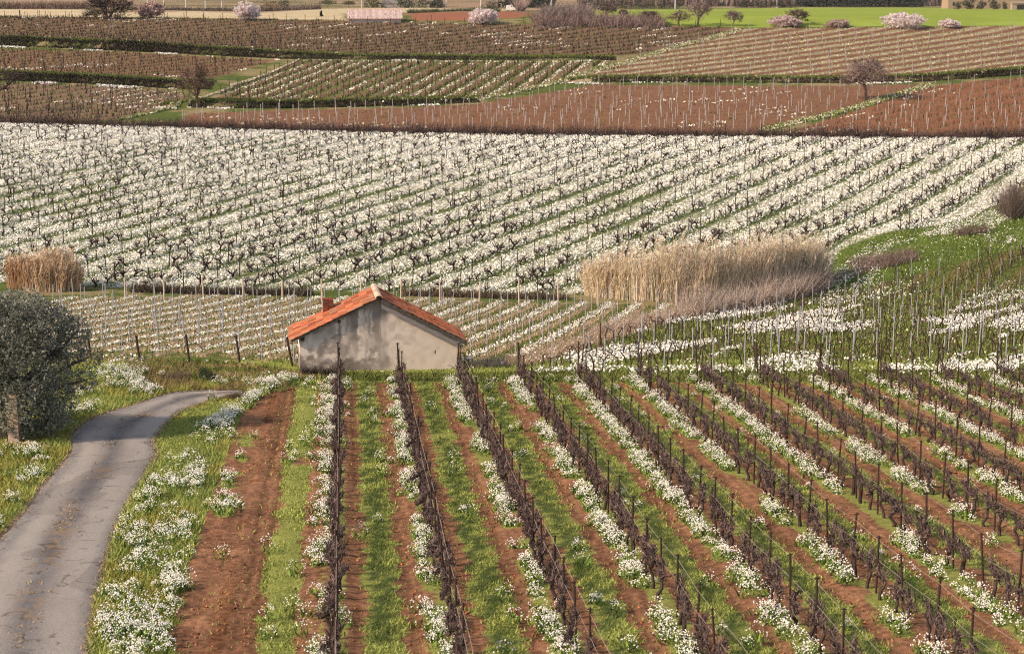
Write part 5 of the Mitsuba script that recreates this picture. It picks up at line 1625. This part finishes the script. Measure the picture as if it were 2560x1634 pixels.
def hull_chain(joints):
    bones = []
    for (a_, ra), (b2, rb) in joints:
        bones.append(m3.Manifold.batch_hull([m3.Manifold.sphere(ra, 12).translate(list(a_)), m3.Manifold.sphere(rb, 12).translate(list(b2))]))
    return m3.Manifold.batch_boolean(bones, m3.OpType.Add)


Pj = lambda x_, y_, z_: (x_, y_, z_)
hip, chest, neck = Pj(0, 0, .92), Pj(.03, -.03, 1.32), Pj(.05, -.04, 1.48)
body = hull_chain([((hip, .15), (chest, .17)), ((chest, .15), (neck, .06)), ((neck, .06), (Pj(.06, -.05, 1.56), .07)),
                   ((Pj(-.09, 0, .9), .095), (Pj(-.11, -.02, .5), .07)), ((Pj(-.11, -.02, .5), .065), (Pj(-.11, .04, .08), .045)), ((Pj(-.11, .04, .06), .045), (Pj(-.11, -.12, .04), .035)),
                   ((Pj(.09, 0, .9), .095), (Pj(.11, -.06, .5), .07)), ((Pj(.11, -.06, .5), .065), (Pj(.12, .0, .08), .045)), ((Pj(.12, .0, .06), .045), (Pj(.12, -.16, .04), .035)),
                   ((Pj(-.19, 0, 1.38), .065), (Pj(-.27, -.06, 1.10), .05)), ((Pj(-.27, -.06, 1.10), .048), (Pj(-.22, -.26, .95), .038)),
                   ((Pj(.22, 0, 1.38), .065), (Pj(.33, -.05, 1.14), .05)), ((Pj(.33, -.05, 1.14), .048), (Pj(.37, -.28, 1.12), .038)), ((Pj(-.19, 0, 1.38), .07), (Pj(.22, 0, 1.38), .07))])
bm = body.to_mesh()
bv, bf = np.array(bm.vert_properties[:, :3]), np.array(bm.tri_verts)
cl_ = np.where((bv[:, 2] > .88)[:, None], np.array([.03, .075, .05]), np.array([.06, .06, .085]))
cl_ = np.where(((bv[:, 2] > 1.0) & (bv[:, 0] > .30))[:, None], np.array([.45, .06, .05]), cl_)
pers = tag('person', 'tiny person in a dark green top with a red sleeve by the pink almond', 'person')
part(pers, 'body', (bv + pb, bf, cl_), smooth=True)
hm = m3.Manifold.batch_hull([m3.Manifold.sphere(.10, 16).translate([.06, -.05, 1.69]), m3.Manifold.sphere(.065, 12).translate([.06, -.09, 1.60]), m3.Manifold.sphere(.018, 8).translate([.06, -.165, 1.655])]).to_mesh()
hv = np.array(hm.vert_properties[:, :3])
part(pers, 'head', (hv + pb, np.array(hm.tri_verts), np.where(((hv[:, 2] > 1.71) | (hv[:, 1] > -.02))[:, None], np.array([.05, .035, .03]), np.array([.45, .28, .20]))), smooth=True)
